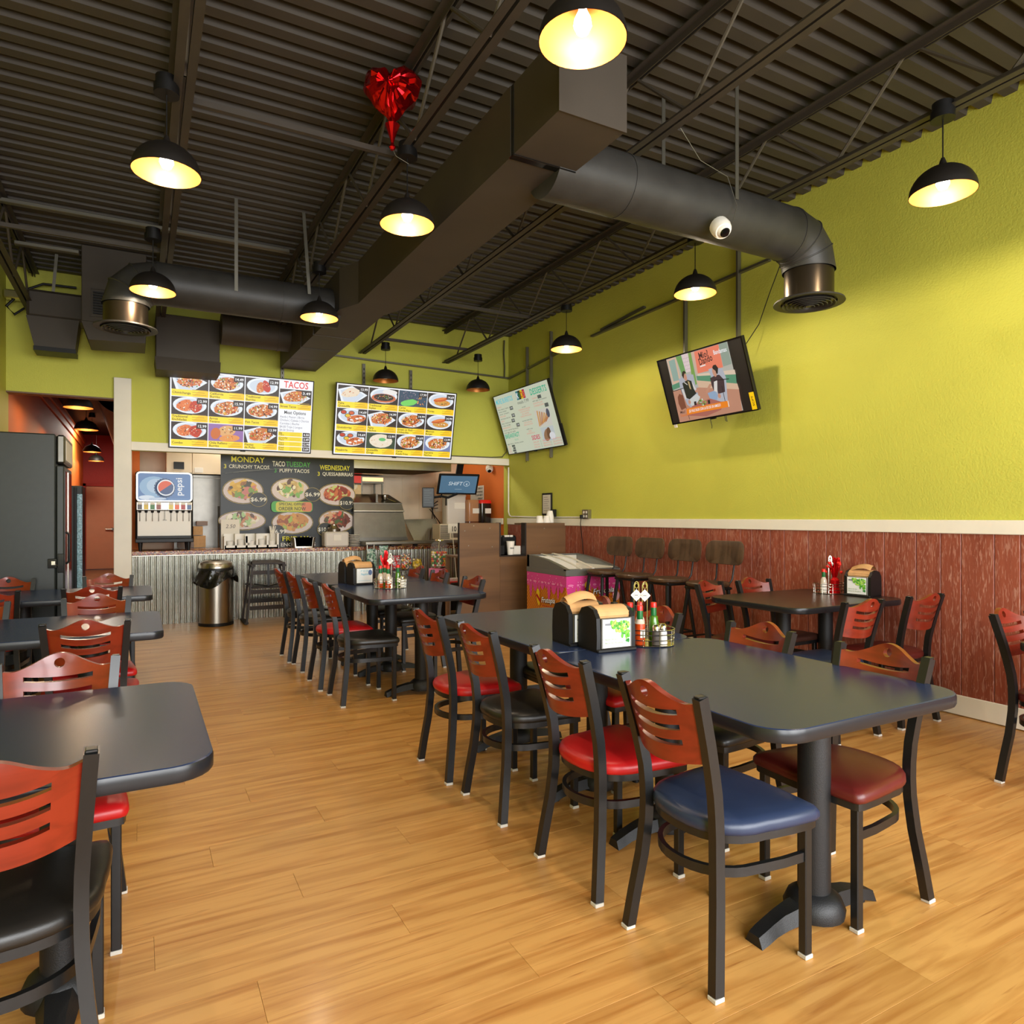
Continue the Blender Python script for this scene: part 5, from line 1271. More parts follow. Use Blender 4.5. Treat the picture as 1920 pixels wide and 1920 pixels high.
# ================================================================== PLYWOOD COUNTER, FREEZER, SMALL DISPLAYS
t = thing('plywood_counter', 'brown plywood till counter with a square notch, against the green wall', 'counter', (3.36, 7.5, 0))
MB().bbox(0, .56, 0, .02, 0, 1.275, .003).build('panel', M['dark_wood'], t, False)
MB().bbox(.56, .93, 0, .02, 0, .865, .003).build('panel', M['dark_wood'], t, False)
MB().bbox(.93, 1.535, 0, .02, 0, 1.27, .003).build('panel', M['dark_wood'], t, False)
e = MB().bbox(.55, .57, -.006, .1, .865, 1.278, .002).bbox(.915, .935, -.006, .1, .865, 1.275, .002).bbox(.55, .935, -.006, .3, .855, .87, .002).bbox(0, .012, -.004, .03, 0, 1.278, .002)
e.build('edging', M['espresso'], t, False)
MB().bbox(.95, 1.535, .02, .34, 1.25, 1.27, .002).build('top_board', M['dark_wood'], t, False)
sc = MB()
for x, z in ((.08, 1.18), (.2, 1.24), (.42, 1.21), (.13, 1.0), (.45, .98), (1.1, .97), (1.2, 1.2)): sc.cyl((x, -.002, z), (x, .002, z), .007, 8)
sc.build('screw_head', M['steel'], t)
def papercup(loc, label, h=.12, r=.045, text=None, straw=False, group=None):
    t = thing('paper_cup', label, 'cup', loc, 0, group)
    MB().lathe([(r*.72, 0), (r*.74, .004), (r, h*.97), (r*1.05, h*.98), (r*1.05, h), (r*.97, h)], n=20).build('cup_body', M['paper_cup'], t)
    if text:
        c = Canvas(); c.text(text, 0, h*.45, .035, BLK, 'c', True, slant=.2, fit=.07); c.build('lettering', M['print'], t, fn=lambda x, y, z: (r*.93*math.sin(x/r*.9), -r*.93*math.cos(x/r*.9)-.001, y))
    if straw: MB().cyl((0, 0, h*.6), (-.015, .0, h+.1), .003, 6).build('straw', M['black'], t)
papercup((4.10, 7.56, .873), 'white paper cup with black script standing in the plywood notch', .17, .052, 'tacos', True)
def cupstack(x, y, n, label):
    t = thing('cup_stack', label, 'cups', (x, y, 1.272))
    for k in range(n): MB().lathe([(.05, 0), (.052, .01), (.036, .09), (.034, .092)], (0, 0, .0+.022*k), 18).build('cup', M['paper_cup'], t)
cupstack(4.72, 7.62, 4, 'tall stack of upturned white cups on the plywood counter'); cupstack(4.55, 7.6, 1, 'short white cup left of the tall cup stack'); cupstack(4.635, 7.56, 1, 'small white cup between the stacks on the plywood counter')
t = thing('card_reader', 'black till printer behind the paper cup in the notch', 'printer', (4.16, 7.72, .87))
MB().bbox(-.1, .12, 0, .2, 0, .24, .02).build('printer_body', M['black'], t, False); MB().bbox(-.06, .06, -.01, .03, .22, .245, .004).build('paper_roll', M['paper'], t, False)
t = thing('utensil_box', 'black box of cutlery in the left of the notch', 'box', (3.99, 7.6, .87))
MB().bbox(-.06, .05, 0, .12, 0, .12, .006).build('box', M['black'], t, False)
cu = MB()
for k in range(9): cu.tube([(-.05+.011*k, .06, .1), (-.055+.012*k, .05, .18+.02*(k % 3))], .005, 5)
tag(cu.build('cutlery', M['black'], t), kind='stuff')
MB().bbox(.17, .28, -.0, .1, 0, .11, .004).build('white_tub', M['white'], t, False)
t = thing('counter_shelf', 'shelf behind the plywood counter carrying the till things', 'shelf', (4.1, 7.7, .85))
MB().box(-.7, .75, -.17, .3, 0, .02).build('shelf_board', M['dark_wood'], t, False)
for x in (-.68, .73): MB().box(x-.02, x+.02, .25, .3, -.85, 0).build('leg', M['dark_wood'], t, False)
# --- ice cream freezer
FW, FD = .72, .85
t = thing('ice_cream_freezer', 'ice cream chest freezer with pink drip and waffle wrap, sloped glass lid', 'freezer', (4.06, 6.22, 0))
hz = lambda y: .72+.085*y/FD
MB().box(0, FW, 0, FD, .06, .70).build('cabinet', M['fridge'], t, False)
rim = MB()
prof = [(0, .70), (0, .775), (FD*.2, .815), (FD*.5, .865), (FD*.8, .89), (FD, .90), (FD, .70)]
for x0, x1 in ((0, .05), (FW-.05, FW)): rim.prism(prof, lambda u, v, w, x0=x0: Vector((x0+w, u, v)), .05)
rim.box(0, FW, 0, .05, .70, .775).box(0, FW, FD-.05, FD, .70, .90); rim.build('lid_rim', M['lid_grey'], t, False)
MB().box(-.004, FW+.004, -.006, .0, .705, .77).box(-.006, 0, -.004, FD, .705, .76).build('grey_band', M['lid_grey'], t, False)
g = [(y, z) for y, z in prof[1:6]]
gl = MB()
for (y0, z0), (y1, z1) in zip(g, g[1:]): gl.add([(.05, y0, z0-.012), (FW-.05, y0, z0-.012), (FW-.05, y1, z1-.012), (.05, y1, z1-.012)], [(0, 1, 2, 3)])
gl.build('glass_lid', M['lid_glass'], t)
MB().box(.05, FW-.05, .05, FD-.05, .70, .71).build('inner_floor', M['white'], t, False)
MB().box(.05, FW-.05, FD-.055, FD-.05, .70, .88).box(FW-.055, FW-.05, .05, FD-.05, .70, .79).box(.05, .055, .05, FD-.05, .70, .79).build('inner_liner', M['white'], t, False)
MB().tube([(.36, y, z+.004) for y, z in g], .01, rect=(.03, .012)).tube([(.2, y, z+.002) for y, z in g], .01, rect=(.02, .01)).build('lid_handle', M['white'], t, False)
def wrap(W2, name_x, cone, seed, ny=.3):
    random.seed(seed); c = Canvas(.0006)
    OR, DO, PK, LP = rgb(226, 140, 38), rgb(176, 100, 30), rgb(220, 72, 150), rgb(240, 140, 190)
    c.rect(0, .07, W2, .70, OR)
    k = -.7
    while k < W2:
        for a, b in (((k, .07), (k+.63, .70)), ((k+.63, .07), (k, .70))):
            (x0, y0), (x1, y1) = a, b
            def clipx(x0, y0, x1, y1):
                if x0 > x1: x0, y0, x1, y1 = x1, y1, x0, y0
                if x1 <= 0 or x0 >= W2: return None
                s = (y1-y0)/(x1-x0)
                if x0 < 0: y0 -= s*x0; x0 = 0
                if x1 > W2: y1 += s*(W2-x1); x1 = W2
                return x0, y0, x1, y1
            q = clipx(x0, y0, x1, y1)
            if q and abs(q[2]-q[0]) > .004: c.line(*q, .006, DO, False)
        k += .042
    c._up(); c.rect(0, .58, W2, .70, PK)
    x = .0; i = 0
    while x < W2-.02:
        w = (.10, .055, .08, .13, .05)[(i+seed) % 5]; w = min(w, W2-x); d = (.10, .05, .15, .18, .07)[(i*2+seed) % 5]
        P = [(x, .585)]+[(x+w*j/10, .585-d*math.sin(PI*j/10)**.8) for j in range(11)]+[(x+w, .585)]
        c.poly(P, PK); c.ell(x+w*.45, .6, w*.3, .012, LP, 0, 10); x += w; i += 1
    for _ in range(26): c.ell(random.uniform(.01, W2-.01), random.uniform(.57, .69), .006, .003, rgb(250, 224, 238), random.uniform(0, 3), 6, False)
    c._up()
    c.ell(cone, ny+.1, .035, .05, rgb(236, 206, 30), .1, 14); c.ell(cone+.008, ny+.03, .035, .075, rgb(236, 196, 30), .2, 14); c.line(cone-.03, ny+.08, cone+.05, ny+.01, .03, rgb(180, 26, 30)); 
    c.ell(W2-.06, ny-.03, .05, .055, rgb(240, 190, 200), 0, 14)
    for dx, dy, cl in ((.004, -.004, BLK), (-.004, .004, BLK), (0, .002, WHT)): c._up(); c.text('Frutopia', name_x+dx, ny+dy, .085, cl, bold=True, slant=.22, rot=.06, fit=.29)
    c.rect(name_x+.02, ny-.035, name_x+.28, ny-.028, rgb(190, 40, 40))
    return c
wrap(FW, .34, .27, 3, .49).build('print_wrap', M['print_gloss'], t, fn=lambda x, y, z: (x, -.001-z, y))
wrap(FD, .36, .28, 1, .37).build('print_wrap', M['print_gloss'], t, fn=lambda x, y, z: (-.001-z, FD-x, y))
for x in (.05, FW-.05):
    for y in (.05, FD-.05): MB().cyl((x, y, 0), (x, y, .06), .025, 12).build('caster', M['black'], t)
random.seed(21)
# --- gumball machine on a stand
t = thing('gumball_stand', 'black display stand holding the gumball machine', 'stand', (3.55, 8.55, 0))
MB().bbox(-.16, .1, -.12, .25, .0, .40, .006).build('stand_body', M['black'], t, False)
MB().bbox(-.17, .11, -.13, .26, .40, .42, .004).build('stand_top', M['black'], t, False)
t = thing('gumball_machine', 'pink gumball machine full of coloured gumballs', 'gumball machine', (3.545, 8.55, .42))
MB().bbox(-.115, .115, -.1, .1, 0, .235, .01).build('base', M['pink'], t, False)
MB().lathe([(.1, .235), (.115, .25), (.115, .262)], n=24).build('collar', M['chrome'], t)
MB().lathe([(.1, .262), (.112, .28), (.112, .56), (.085, .59), (.06, .598)], n=28, cap0=False).build('globe', M['globe_glass'], t)
MB().lathe([(.05, .598), (.065, .605), (.06, .625), (.02, .635)], n=20).build('cap', M['chrome'], t)
MB().bbox(-.05, .05, -.12, -.1, .05, .22, .006).cyl((0, -.12, .16), (0, -.15, .16), .03, 14).build('coin_slot', M['chrome'], t, False)
MB().cyl((0, 0, .25), (0, 0, .6), .012, 10).build('centre_rod', M['chrome'], t)
gcols = [mat('gumball_%d' % i, rgb(*c), .25, coat=.5) for i, c in enumerate(((230, 120, 20), (206, 40, 30), (236, 200, 40), (60, 140, 50), (240, 230, 214), (40, 90, 60)))]
gb = MB().sphere((0, 0, 0), .0155, 10, 7)
gms = [gb.mesh('gumball', m) for m in gcols]
for lv in range(7):
    for k in range(17):
        a = 2*PI*(k+.5*(lv % 2))/17; r = .094
        obj('gumball', random.choice(gms), t, (r*math.cos(a), r*math.sin(a), .282+.028*lv))
# --- sweets rack
t = thing('sweets_rack', 'low wire rack in front of the counter for bagged sweets', 'rack', (3.05, 9.08, 0))
for z in (.30, .60): MB().bbox(-.36, .42, -.12, .22, z, z+.015, .003).build('rack_shelf', M['steel_dark'], t, False)
for x in (-.35, .41):
    for y in (-.11, .21): MB().cyl((x, y, 0), (x, y, .66), .008, 8).build('post', M['steel_dark'], t)
def bag(x, y, z, w, h, m, label):
    b = MB(); R = []
    for k in range(7):
        u = k/6; s = (.55, .95, 1.05, 1, .9, .75, .95)[k]; d = (.3, .9, 1, .95, .7, .15, .1)[k]
        R.append([Vector((w*s*math.cos(a)*(1+.08*math.sin(5*a+k)), .05*d*math.sin(a), h*u)) for a in [2*PI*i/16 for i in range(16)]])
    o = b.loft(R).build('sweets_bag', m, None, True, 60, loc=(x, y, z)); tag(o, label, 'sweets', 'bagged sweets on the low rack')
grn = noise_spots('teal_wrappers', [rgb(90, 130, 110), rgb(140, 170, 150), rgb(60, 90, 80), rgb(170, 180, 170)], 45)
ylw = noise_spots('yellow_wrappers', [rgb(206, 170, 40), rgb(150, 130, 40), rgb(230, 206, 120), rgb(120, 90, 40)], 45)
red = noise_spots('red_wrappers', [rgb(180, 30, 34), rgb(120, 110, 112), rgb(160, 40, 50), rgb(190, 186, 184)], 45)
bag(2.76, 9.05, .615, .07, .3, grn, 'teal bag of sweets, first on the rack'); bag(2.93, 9.03, .615, .07, .34, grn, 'taller teal bag of sweets behind the sauce caddy')
bag(3.10, 9.05, .615, .08, .2, red, 'grey and red bag of sweets in the middle of the rack'); bag(3.24, 9.03, .615, .08, .22, M['candy'], 'mixed sweets bag right of the red one')
bag(3.40, 9.0, .615, .07, .15, ylw, 'yellow bag of sweets by the gumball machine')
t = thing('table_number_stand', 'white table number 10 on a thin rod and square foot', 'number stand', (3.80, 8.6, .46))
MB().bbox(-.06, .06, -.05, .05, 0, .05, .004).build('foot', M['white'], t, False)
MB().cyl((0.02, 0, .05), (-.04, 0, .68), .006, 8).build('rod', M['white'], t)
MB().bbox(-.11, .09, -.012, -.004, .665, .795, .002).build('card', M['paper'], t, False)
c = Canvas(); c.text('10', -.025, .69, .1, BLK, 'c', True, sx=.8); c.build('number', M['print'], t, fn=lambda x, y, z: (x, -.0135-z, y))
t = thing('small_cart', 'black cart under the number stand beside the plywood counter', 'cart', (3.78, 8.62, 0))
MB().bbox(-.10, .25, -.15, .3, .40, .46, .004).build('cart_top', M['steel_dark'], t, False); MB().bbox(-.08, .25, -.1, .3, .08, .39, .01).build('cart_body', M['black_matte'], t, False)
MB().bbox(-.12, .1, -.14, -.0, .44, .475, .004).build('red_tray', M['red_plastic'], t, False)
for x in (-.1, .22): MB().cyl((x, -.12, 0), (x, -.12, .42), .012, 8).build('leg', M['steel'], t)
# --- bin
t = thing('waste_bin', 'round steel bin with domed lid and black liner at the counter', 'bin', (.84, 9.28, 0))
MB().lathe([(.2, .0), (.205, .005), (.205, .035), (.2, .04)], n=36).build('base_ring', M['black'], t)
MB().lathe([(.2, .03), (.2, .66)], n=40).build('body', M['steel'], t)
MB().lathe([(.206, .655), (.208, .70), (.204, .715)], n=36).build('rim_band', M['black'], t)
MB().lathe([(.206, .715), (.205, .74), (.19, .775), (.15, .797), (.1, .805), (.09, .79)], n=40, cap1=True).build('lid', M['steel'], t)
R = []
for k in range(6):
    ring = []
    for i in range(48):
        a = 2*PI*i/48; sag = .13+.05*math.sin(a*3+1)+.06*max(0, -math.cos(a-.3))
        r = .208+.012*k*.9+.012*math.sin(9*a+k)+.008*math.sin(17*a+2*k)*k/5
        ring.append(Vector((r*math.cos(a), r*math.sin(a), .69-sag*k/5)))
    R.append(ring)
MB().loft(R, False, False).build('bin_liner', M['bag'], t, True, 70)
# --- high chair
t = thing('high_chair', 'dark wooden restaurant high chair at the corrugated counter', 'high chair', (1.44, 9.28, 0))
for s in (-1, 1):
    b = lambda p, q, w=.035, d=.022: MB().tube([p, q], .01, rect=(d, w), up=(0, 1, 0))
    b((s*.27, -.2, .0), (s*.185, -.12, .72)).build('leg', M['espresso'], t, False); b((s*.27, .2, .0), (s*.185, .12, .72)).build('leg', M['espresso'], t, False)
    b((s*.272, -.22, .02), (s*.272, .22, .02), .05).build('runner', M['espresso'], t, False)
    b((s*.215, -.15, .48), (s*.215, .15, .48), .05).build('side_rail', M['espresso'], t, False)
    b((s*.187, -.2, .73), (s*.187, .17, .73), .05).build('armrest', M['espresso'], t, False)
for y, z in ((-.175, .2), (-.152, .40), (.17, .25), (-.13, .64)): MB().tube([(-.245+.09*z, y, z), (.245-.09*z, y, z)], .01, rect=(.02, .05)).build('cross_rail', M['espresso'], t, False)
MB().bbox(-.2, .2, -.15, .15, .44, .46, .004).build('seat', M['espresso'], t, False)
MB().bbox(-.18, .18, .06, .2, .74, .765, .005).build('back_rail', M['espresso'], t, False)
MB().loft([[Vector(p) for p in ((-.2, -.19, .745), (.2, -.19, .745), (.2, -.19, .765), (-.2, -.19, .765))], [Vector(p) for p in ((-.16, .1, .765), (.16, .1, .765), (.16, .1, .785), (-.16, .1, .785))]]).build('tray_board', M['espresso'], t, False)
MB().tube([(0, -.14, .75), (0, -.15, .6), (0, -.16, .46)], .01, rect=(.03, .006)).tube([(-.17, -.12, .5), (.0, -.17, .47), (.17, -.12, .5)], .008, 6).build('strap', M['black'], t)
# --- glass door cooler
t = thing('drinks_cooler', 'tall charcoal drinks cooler at the left, its glass door facing right', 'cooler', (-.56, 6.86, 0))
MB().bbox(-.70, -.06, 0, .72, .05, 2.045, .01).build('cooler_body', M['fridge'], t, False)
MB().bbox(-.055, .0, 0, .72, .16, 1.78, .008).build('door_frame', M['fridge'], t, False)
MB().box(-.002, .004, .055, .665, .24, 1.74).build('door_glass', M['black_gloss'], t, False)
MB().bbox(-.055, .008, .0, .72, 1.80, 2.04, .014).build('lit_header', M['steel_dark'], t, False); MB().bbox(-.055, .004, 0, .72, .05, .15, .006).build('kick_grille', M['black'], t, False)
MB().box(.006, .010, .06, .66, 1.83, 2.0).build('header_panel', M['white_trim'], t, False)
MB().tube([(.008, .06, .95), (.03, .06, .97), (.03, .06, 1.2), (.008, .06, 1.22)], .01, 8).build('door_handle', M['black'], t)
MB().bbox(-.115, -.05, -.012, .0, .92, 1.0, .006).bbox(-.045, .0, -.01, 0, .88, 1.04, .006).build('lock_plate', M['black_gloss'], t, False); MB().bbox(-.09, -.06, -.018, -.01, .945, .98, .003).tube([(-.06, -.016, .95), (-.04, -.02, .94)], .005, 6).build('key', M['chrome'], t)
tall = MB().box(.0045, .0075, .30, .36, .24, 1.74); tall.build('door_mullion', M['steel'], t, False)
for x in (-.66, -.1):
    for y in (.05, .66): MB().cyl((x, y, 0), (x, y, .06), .022, 10).build('foot', M['black'], t)
t = thing('second_cooler', 'narrow dark cooler with pale blue glass beyond the doorway edge', 'cooler', (-.685, 9.6, 0))
MB().bbox(-.5, .085, 0, .5, .03, 1.72, .01).build('cooler_body', M['fridge'], t, False)
MB().bbox(.03, .085, -.02, .0, .1, 1.62, .003).build('glass_panel', M['blue_glass'], t, False); MB().bbox(.0, .03, -.025, .0, .05, 1.7, .003).build('door_edge', M['black'], t, False)
for x in (-.4, .02): MB().cyl((x, .1, 0), (x, .1, .04), .02, 8).build('foot', M['black'], t)
# --- balloon
t = thing('heart_balloon', 'crumpled red foil heart balloon tied to a ceiling joist', 'balloon', (1.30, 3.85, 3.56), -.5)
def heart(a):
    x = 16*math.sin(a)**3; y = 13*math.cos(a)-5*math.cos(2*a)-2*math.cos(3*a)-math.cos(4*a)
    return x/16*.17, (y+17)/29*.36+.06
n = 64; R = []
for s, d in ((1, 0), (.97, .012), (.86, .05), (.66, .085), (.4, .1), (.15, .105), (.02, .105)):
    ring = []
    for i in range(n):
        x, z = heart(2*PI*i/n+.0001); cz = .28
        ring.append((x*s, d, cz+(z-cz)*s))
    R.append(ring)
random.seed(5)
def crump(p, sg):
    x, d, z = p; w = .012*math.sin(55*x+9*math.sin(30*z))+.012*math.sin(38*z+40*x*(1+z))+.008*math.sin(90*x-60*z)
    fall = max(0, min(1, d/.05)); low = 1-max(0, .22-z)/.22
    return Vector((x+.006*math.sin(60*z)*1, sg*(d*(.45+.55*max(.1, low))+w*fall), z))
MB().loft([[crump(p, -1) for p in r] for r in R], False, True).loft([[crump(p, 1) for p in r] for r in R], False, True).build('balloon_body', M['foil_red'], t, True, 28)
MB().lathe([(.012, -.06), (.02, -.045), (.008, -.02), (.016, .01), (.03, .05), (.045, .085)], n=10).build('balloon_neck', M['foil_red'], t, True, 20)
MB().tube([(0, 0, -.05), (.02, .01, -.09), (.09, .04, -.12)], .0012, 5).build('string', M['strut'], t)

# ================================================================== THINGS ON TABLES
ZT = .7605
def napkins(x, y, rz, label, card='leaf', out=1):
    t = thing('napkin_dispenser', label, 'napkin dispenser', (x, y, ZT), rz, 'black napkin dispensers on tables'); t.scale = (1.02, 1.08, 1.18)
    # local: front (card) at -Y, width X .19, depth .14
    prof = [(-.072, 0), (.072, 0), (.074, .06), (.07, .125), (.045, .155), (0, .165), (-.045, .155), (-.07, .125), (-.074, .06)]
    for s in (-1, 1): MB().prism(prof, lambda u, v, w, s=s: Vector((s*(.078+w), u, v)), .02).build('side_panel', M['black'], t, True, 30)
    MB().box(-.08, .08, -.055, .055, .006, .145).build('napkin_stack', M['kraft'], t, False)
    MB().bbox(-.098, .098, -.085, .075, 0, .012, .003).build('base', M['black'], t, False)
    for q in (-1, 1):
        MB().loft([[Vector((a, q*(.04+.0), .118)) for a in (-.079, .079)]+[Vector((a, q*.034, .118)) for a in (.079, -.079)], [Vector((a, q*.05, .14)) for a in (-.079, .079)]+[Vector((a, q*.03, .15)) for a in (.079, -.079)]]).build('napkin_fold', M['kraft'], t, False)
    MB().prism([(-.064, .13), (-.058, .146), (-.04, .158), (-.02, .164), (0, .166), (.02, .164), (.04, .158), (.058, .146), (.064, .13), (.05, .118), (-.05, .118)], lambda u, v, w: Vector((-.079+w, u*.9, v)), .158).build('top_fold', M['kraft'], t, True, 50)
    if out:
        n = MB()
        R = [[Vector((a, -.035+.09*k/6+.0, .165+.034*math.sin(PI*(k+.4)/6.6)+.006*math.sin(22*a+.5)-2.2*a*a)) for a in [(-.075+.15*i/10) for i in range(11)]] for k in range(7)]
        n.add([p for r in R for p in r], [(k*11+i, k*11+i+1, (k+1)*11+i+1, (k+1)*11+i) for k in range(6) for i in range(10)])
        n.build('loose_napkin', M['kraft'], t, True, 80)
    for q in (-1, 1):
        MB().bbox(-.078, .078, q*.074-.004, q*.074+.004, .012, .125, .002).build('card_window', M['steel_dark'], t, False)
        c = Canvas(.0005)
        c.rect(-.07, .016, .07, .12, rgb(226, 226, 222))
        random.seed(4)
        if card == 'leaf':
            zb = c.z
            for k_ in range(64):
                c.z = zb+(k_ % 6)*c.dz
                u = random.random(); v = random.random()
                xx = -.03+.095*u; yy = .118-.07*v*(.25+u)
                if yy > .03: c.ell(min(xx, .059), yy-.004, .009, .006, random.choice([rgb(96, 170, 50), rgb(130, 196, 70), rgb(60, 140, 60), rgb(170, 210, 90)]), random.uniform(0, 3), 7, False)
            c.rect(-.06, .098, -.03, .106, rgb(120, 120, 124)); c.text('Better for you', -.06, .043, .011, rgb(130, 150, 110)); c.text('Better for the planet', -.06, .03, .011, rgb(130, 150, 110))
        else:
            c.text('IT IS OK', 0, .095, .02, rgb(130, 190, 206), 'c', True); c.text('Napkins', 0, .072, .022, rgb(110, 180, 200), 'c', True, slant=.2); c.ell(.05, .09, .018, .02, rgb(90, 110, 150)); c.rect(-.06, .03, .06, .033, rgb(170, 200, 210))
        if q < 0: c.build('printed_card', M['print'], t, fn=lambda x, y, z: (x, -.0782-z, y))
        else: c.build('printed_card', M['print'], t, fn=lambda x, y, z: (-x, .0782+z, y))
    return t
def hot_sauce(x, y, label, sauce, fill=.085, rz=0, glass='pale_glass', z=0):
    t = thing('sauce_bottle', label, 'bottle', (x, y, ZT+.008), rz); t.scale = (1.12, 1.12, 1.12)
    full = [(.019, 0), (.021, .004), (.021, .075), (.018, .088), (.0105, .104), (.0095, .122)]
    if sauce:
        cut = [p for p in full if p[1] <= fill]; MB().lathe(cut+[(cut[-1][0], fill)], n=20).build('sauce', M[sauce], t)
        up = [p for p in full if p[1] > fill]; MB().lathe([(cut[-1][0]-.0005, fill)]+up, n=20, cap0=False).build('bottle_glass', M[glass if fill < .1 else sauce], t)
    MB().lathe([(.0115, .103), (.0125, .11), (.0115, .138)], n=16).build('neck_wrap', M['green_wrap'], t)
    MB().lathe([(.0125, .138), (.0125, .156), (.011, .159)], n=16).build('cap', M['red_plastic'], t)
    MB().add([(.0213*math.cos(a), .0213*math.sin(a), z) for z in (.03, .062) for a in [-PI/2-.6+1.2*i/8 for i in range(9)]], [(i, i+1, 10+i, 9+i) for i in range(8)]).build('label_paper', M['paper'], t)
    return t
def shaker(x, y, label, m):
    t = thing('shaker', label, 'shaker', (x, y, ZT+.008))
    MB().lathe([(.018, 0), (.0195, .004), (.017, .06), (.0155, .066)], n=16).build('contents', M[m], t)
    MB().lathe([(.0165, .064), (.0175, .07), (.016, .085), (.01, .092)], n=16).build('metal_cap', M['chrome'], t)
def caddy(x, y, label, rz=0, n=1, R=.12):
    t = thing('sauce_caddy', label, 'caddy', (x, y, ZT), rz, 'wire sauce caddies on tables')
    q = lambda r, z: [(r*math.cos(a), r*.8*math.sin(a), z) for a in [2*PI*k/28 for k in range(28)]]
    for z, r in ((.004, R), (.03, R), (.055, R*1.02), (.075, R*1.03)): MB().tube(q(r, z), .0022, 6, closed=True).build('wire_ring', M['chrome'], t)
    for k in range(10):
        a = 2*PI*k/10+.2; MB().tube([(R*math.cos(a), R*.8*math.sin(a), .002), (R*1.03*math.cos(a), R*.82*math.sin(a), .076)], .002, 6).build('upright', M['chrome'], t)
    MB().lathe([(.001, .003), (R*.98, .003), (R*.98, .006)], n=24, sy=.8, cap0=False).build('tray', M['chrome'], t)
    for s in ([-.05, -.012] if n == 2 else [0]):
        h = MB().tube([(s-.011, 0, .005), (s-.011, 0, .27), (s-.007, 0, .283), (s, 0, .288), (s+.007, 0, .283), (s+.011, 0, .27), (s+.011, 0, .005)], .0028, 6)
        h.tube([(s+.008*math.cos(a), 0, .268+.011*math.sin(a)) for a in [2*PI*k/14 for k in range(14)]], .002, 6, closed=True); h.build('handle', M['chrome'], t)
        d = MB().prism([(0, -.026), (.024, 0), (0, .026), (-.024, 0)], lambda u, v, w, s=s: Vector((s+u*1.1, -.006-w, .225+v*1.1)), .003); d.build('diamond_tag', M['white'], t, False)
        c = Canvas(.0003); c.ell(0, 0, .013, .013, rgb(170, 166, 158), 0, 16); c.ell(0, 0, .0105, .0105, rgb(236, 232, 224), 0, 16); c.rect(-.008, -.003, .008, .003, rgb(150, 146, 140)); c.build('tag_print', M['print'], t, fn=lambda x, y, z, s=s: (s+x, -.0095-z, .225+y))
    return t
# centre table behind the nearest one
napkins(1.84, 2.49, -.06, 'front black napkin dispenser with green leaf card, on the centre table', out=0)
napkins(1.815, 2.67, -.06, 'rear black napkin dispenser with napkin pulled out, on the centre table', out=1)
caddy(2.068, 2.48, 'two-handled wire sauce caddy on the near centre table', -.75, 2, .12)
hot_sauce(2.003, 2.455, 'red hot sauce bottle at the front of the near caddy', 'sauce_red', .085)
hot_sauce(2.03, 2.56, 'green-necked sauce bottle behind the wire handles of the near caddy', 'sauce_green', .07)
hot_sauce(2.085, 2.555, 'sauce bottle behind the red one in the near caddy', 'sauce_red', .06)
hot_sauce(2.13, 2.51, 'green hot sauce bottle at the right of the near caddy', 'sauce_green', .1, glass='sauce_green')
shaker(2.105, 2.415, 'salt shaker at the front right of the near caddy', 'salt'); shaker(2.06, 2.41, 'pepper shaker in the near caddy', 'pepper')
# far centre table
napkins(1.70, 5.88, .1, 'front napkin dispenser on the far centre table, white card', 'plain', 0)
napkins(1.67, 6.06, .1, 'rear napkin dispenser on the far centre table with fanned napkin', 'plain', 1)
caddy(1.825, 5.46, 'single-handled wire caddy on the far centre table', -.35, 1, .13)
hot_sauce(1.745, 5.47, 'half empty red sauce bottle at the left of the far caddy', 'sauce_red', .05)
hot_sauce(1.80, 5.53, 'green-capped sauce bottle at the back of the far caddy', 'sauce_green', .06)
hot_sauce(1.79, 5.41, 'red sauce bottle with white label at the front of the far caddy', 'sauce_red', .05)
hot_sauce(1.905, 5.50, 'green sauce bottle at the right of the far caddy', 'sauce_green', .1, glass='sauce_green')
shaker(1.92, 5.43, 'salt shaker in the far caddy', 'salt')
def tinsel(x, y, label, h=.3, flare=.05):
    t = thing('tinsel_centrepiece', label, 'decoration', (x, y, ZT))
    MB().lathe([(.035, 0), (.04, .01), (.028, .05), (.034, .1), (.02, .12)], n=14).build('foil_base', M['red_tinsel'], t, True, 15)
    s = MB(); random.seed(9)
    for k in range(46):
        a = random.uniform(0, 2*PI); q = random.uniform(.2, 1)*flare; hh = h*random.uniform(.55, 1)
        s.tube([(0, 0, .08), (q*.5*math.cos(a), q*.5*math.sin(a), .08+hh*.5), (q*math.cos(a), q*math.sin(a), .08+hh*.85)], .003, rect=(.012, .001))
    tag(s.build('tinsel', M['red_tinsel'], t, False), kind='stuff')
    return t
tinsel(1.85, 5.66, 'red foil spray standing behind the far sauce caddy', .26, .045)
# wall table
napkins(4.735, 3.22, -1.45, 'napkin dispenser with leaf card on the wall table', 'leaf', 1)
caddy(4.69, 3.46, 'wire caddy on the wall table, with one bottle', -.6, 1, .12)
hot_sauce(4.655, 3.49, 'pale sauce bottle in the wall table caddy', 'salt', .06)
tt = tinsel(4.72, 3.44, 'red tinsel spray on the wall table', .24, .06)
bl = MB(); random.seed(12)
for k in range(14):
    a = random.uniform(0, 2*PI); z = random.uniform(.16, .27); bl.sphere((.075*math.cos(a)*random.uniform(.4, 1), .075*math.sin(a)*random.uniform(.4, 1), z), .012, 8, 6)
tag(bl.build('red_berries', M['red_plastic'], tt), kind='stuff')
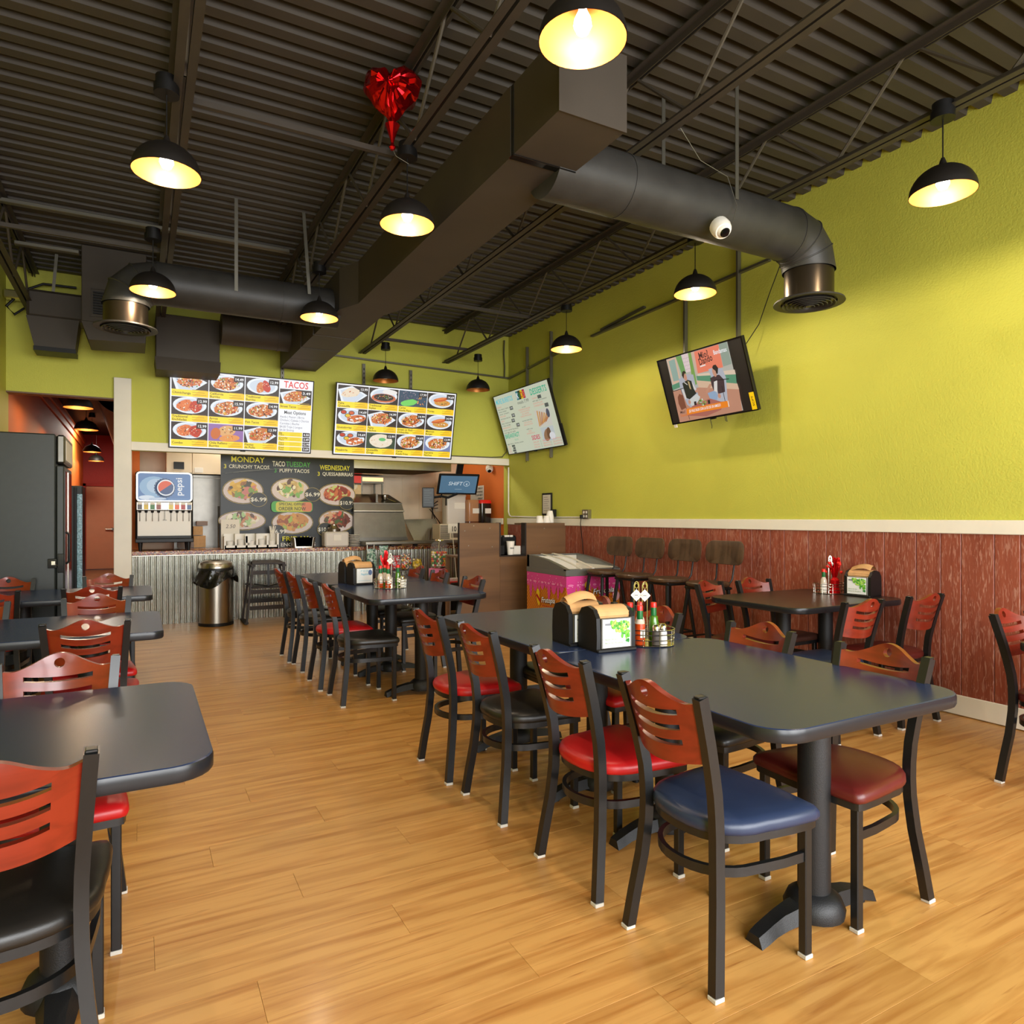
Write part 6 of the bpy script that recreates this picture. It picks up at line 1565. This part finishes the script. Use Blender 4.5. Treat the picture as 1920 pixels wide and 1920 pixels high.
# ================================================================== WALL FITTINGS
t = thing('wall_frame', 'narrow black-framed certificate on the green wall above the cups', 'frame', (4.895, 7.96, 1.525))
MB().bbox(-.016, .0, -.125, .125, -.155, .15, .003).build('frame', M['black'], t, False); MB().box(-.0175, -.0155, -.1, .1, -.13, .125).build('certificate', M['paper'], t, False)
c = Canvas(); [c.rect(-.07, .09-.03*k, .03+.02*(k % 3), .096-.03*k, rgb(150, 140, 134)) for k in range(7)]; c.build('print', M['print'], t, fn=lambda x, y, z: (-.018-z, -x, y))
t = thing('wall_outlet', 'double outlet box on the green wall with black plug', 'outlet', (4.9, 7.01, 1.385))
MB().bbox(-.05, 0, -.075, .06, -.06, .055, .004).build('outlet_box', M['steel'], t, False)
for y in (-.035, .02):
    for z in (-.028, .022): MB().cyl((-.052, y, z), (-.05, y, z), .017, 14).build('socket', M['white'], t)
MB().bbox(-.085, -.05, .03, .065, -.06, -.01, .006).build('plug', M['black'], t, False)
MB().tube([(-.07, .05, -.05), (-.06, .08, -.12), (-.03, .09, -.3), (-.035, .06, -.45), (-.03, .03, -.62)], .005, 6).build('plug_cord', M['black'], t)
t = thing('corner_conduit', 'white conduit down the room corner, bending to the outlet', 'conduit', (4.88, 9.06, 1.345))
MB().tube([(0, 0, .75), (0, 0, .08), (0, -.03, .03), (0, -.08, .01), (0, -.8, .0), (0, -1.98, .0)], .011, 8).build('pipe', M['white'], t)
tag(MB().tube([(3.95, 9.07, 2.23), (4.6, 9.07, 2.235), (4.78, 9.07, 2.25), (4.85, 9.07, 2.33), (4.86, 9.07, 2.55)], .008, 8).build('conduit', M['strut']), 'thin grey conduit on the header right of the food menu', 'conduit')
t = thing('wall_hook_light', 'small chrome fitting with black cables high in the far left corner', 'fitting', (-1.22, 8.9, 3.7))
MB().bbox(-.04, .12, -.05, .05, -.04, .05, .01).build('housing', M['chrome'], t, False); MB().tube([(.1, 0, .0), (.16, 0, -.1), (.05, 0, -.2), (-.02, 0, -.12), (.12, 0, .06), (.3, .05, .18), (.6, .1, .2)], .014, 8).build('cable', M['black'], t)
t = thing('door_bracket', 'small socket plate on the plywood side by the charger', 'charger', (4.87, 7.72, 1.40))
MB().bbox(-.06, .0, -.03, .04, -.05, .05, .006).build('charger_body', M['black'], t, False); MB().tube([(-.05, 0, .0), (-.1, .05, .01), (-.09, .1, -.05), (-.07, .1, -.12)], .004, 6).build('charger_cord', M['black'], t)
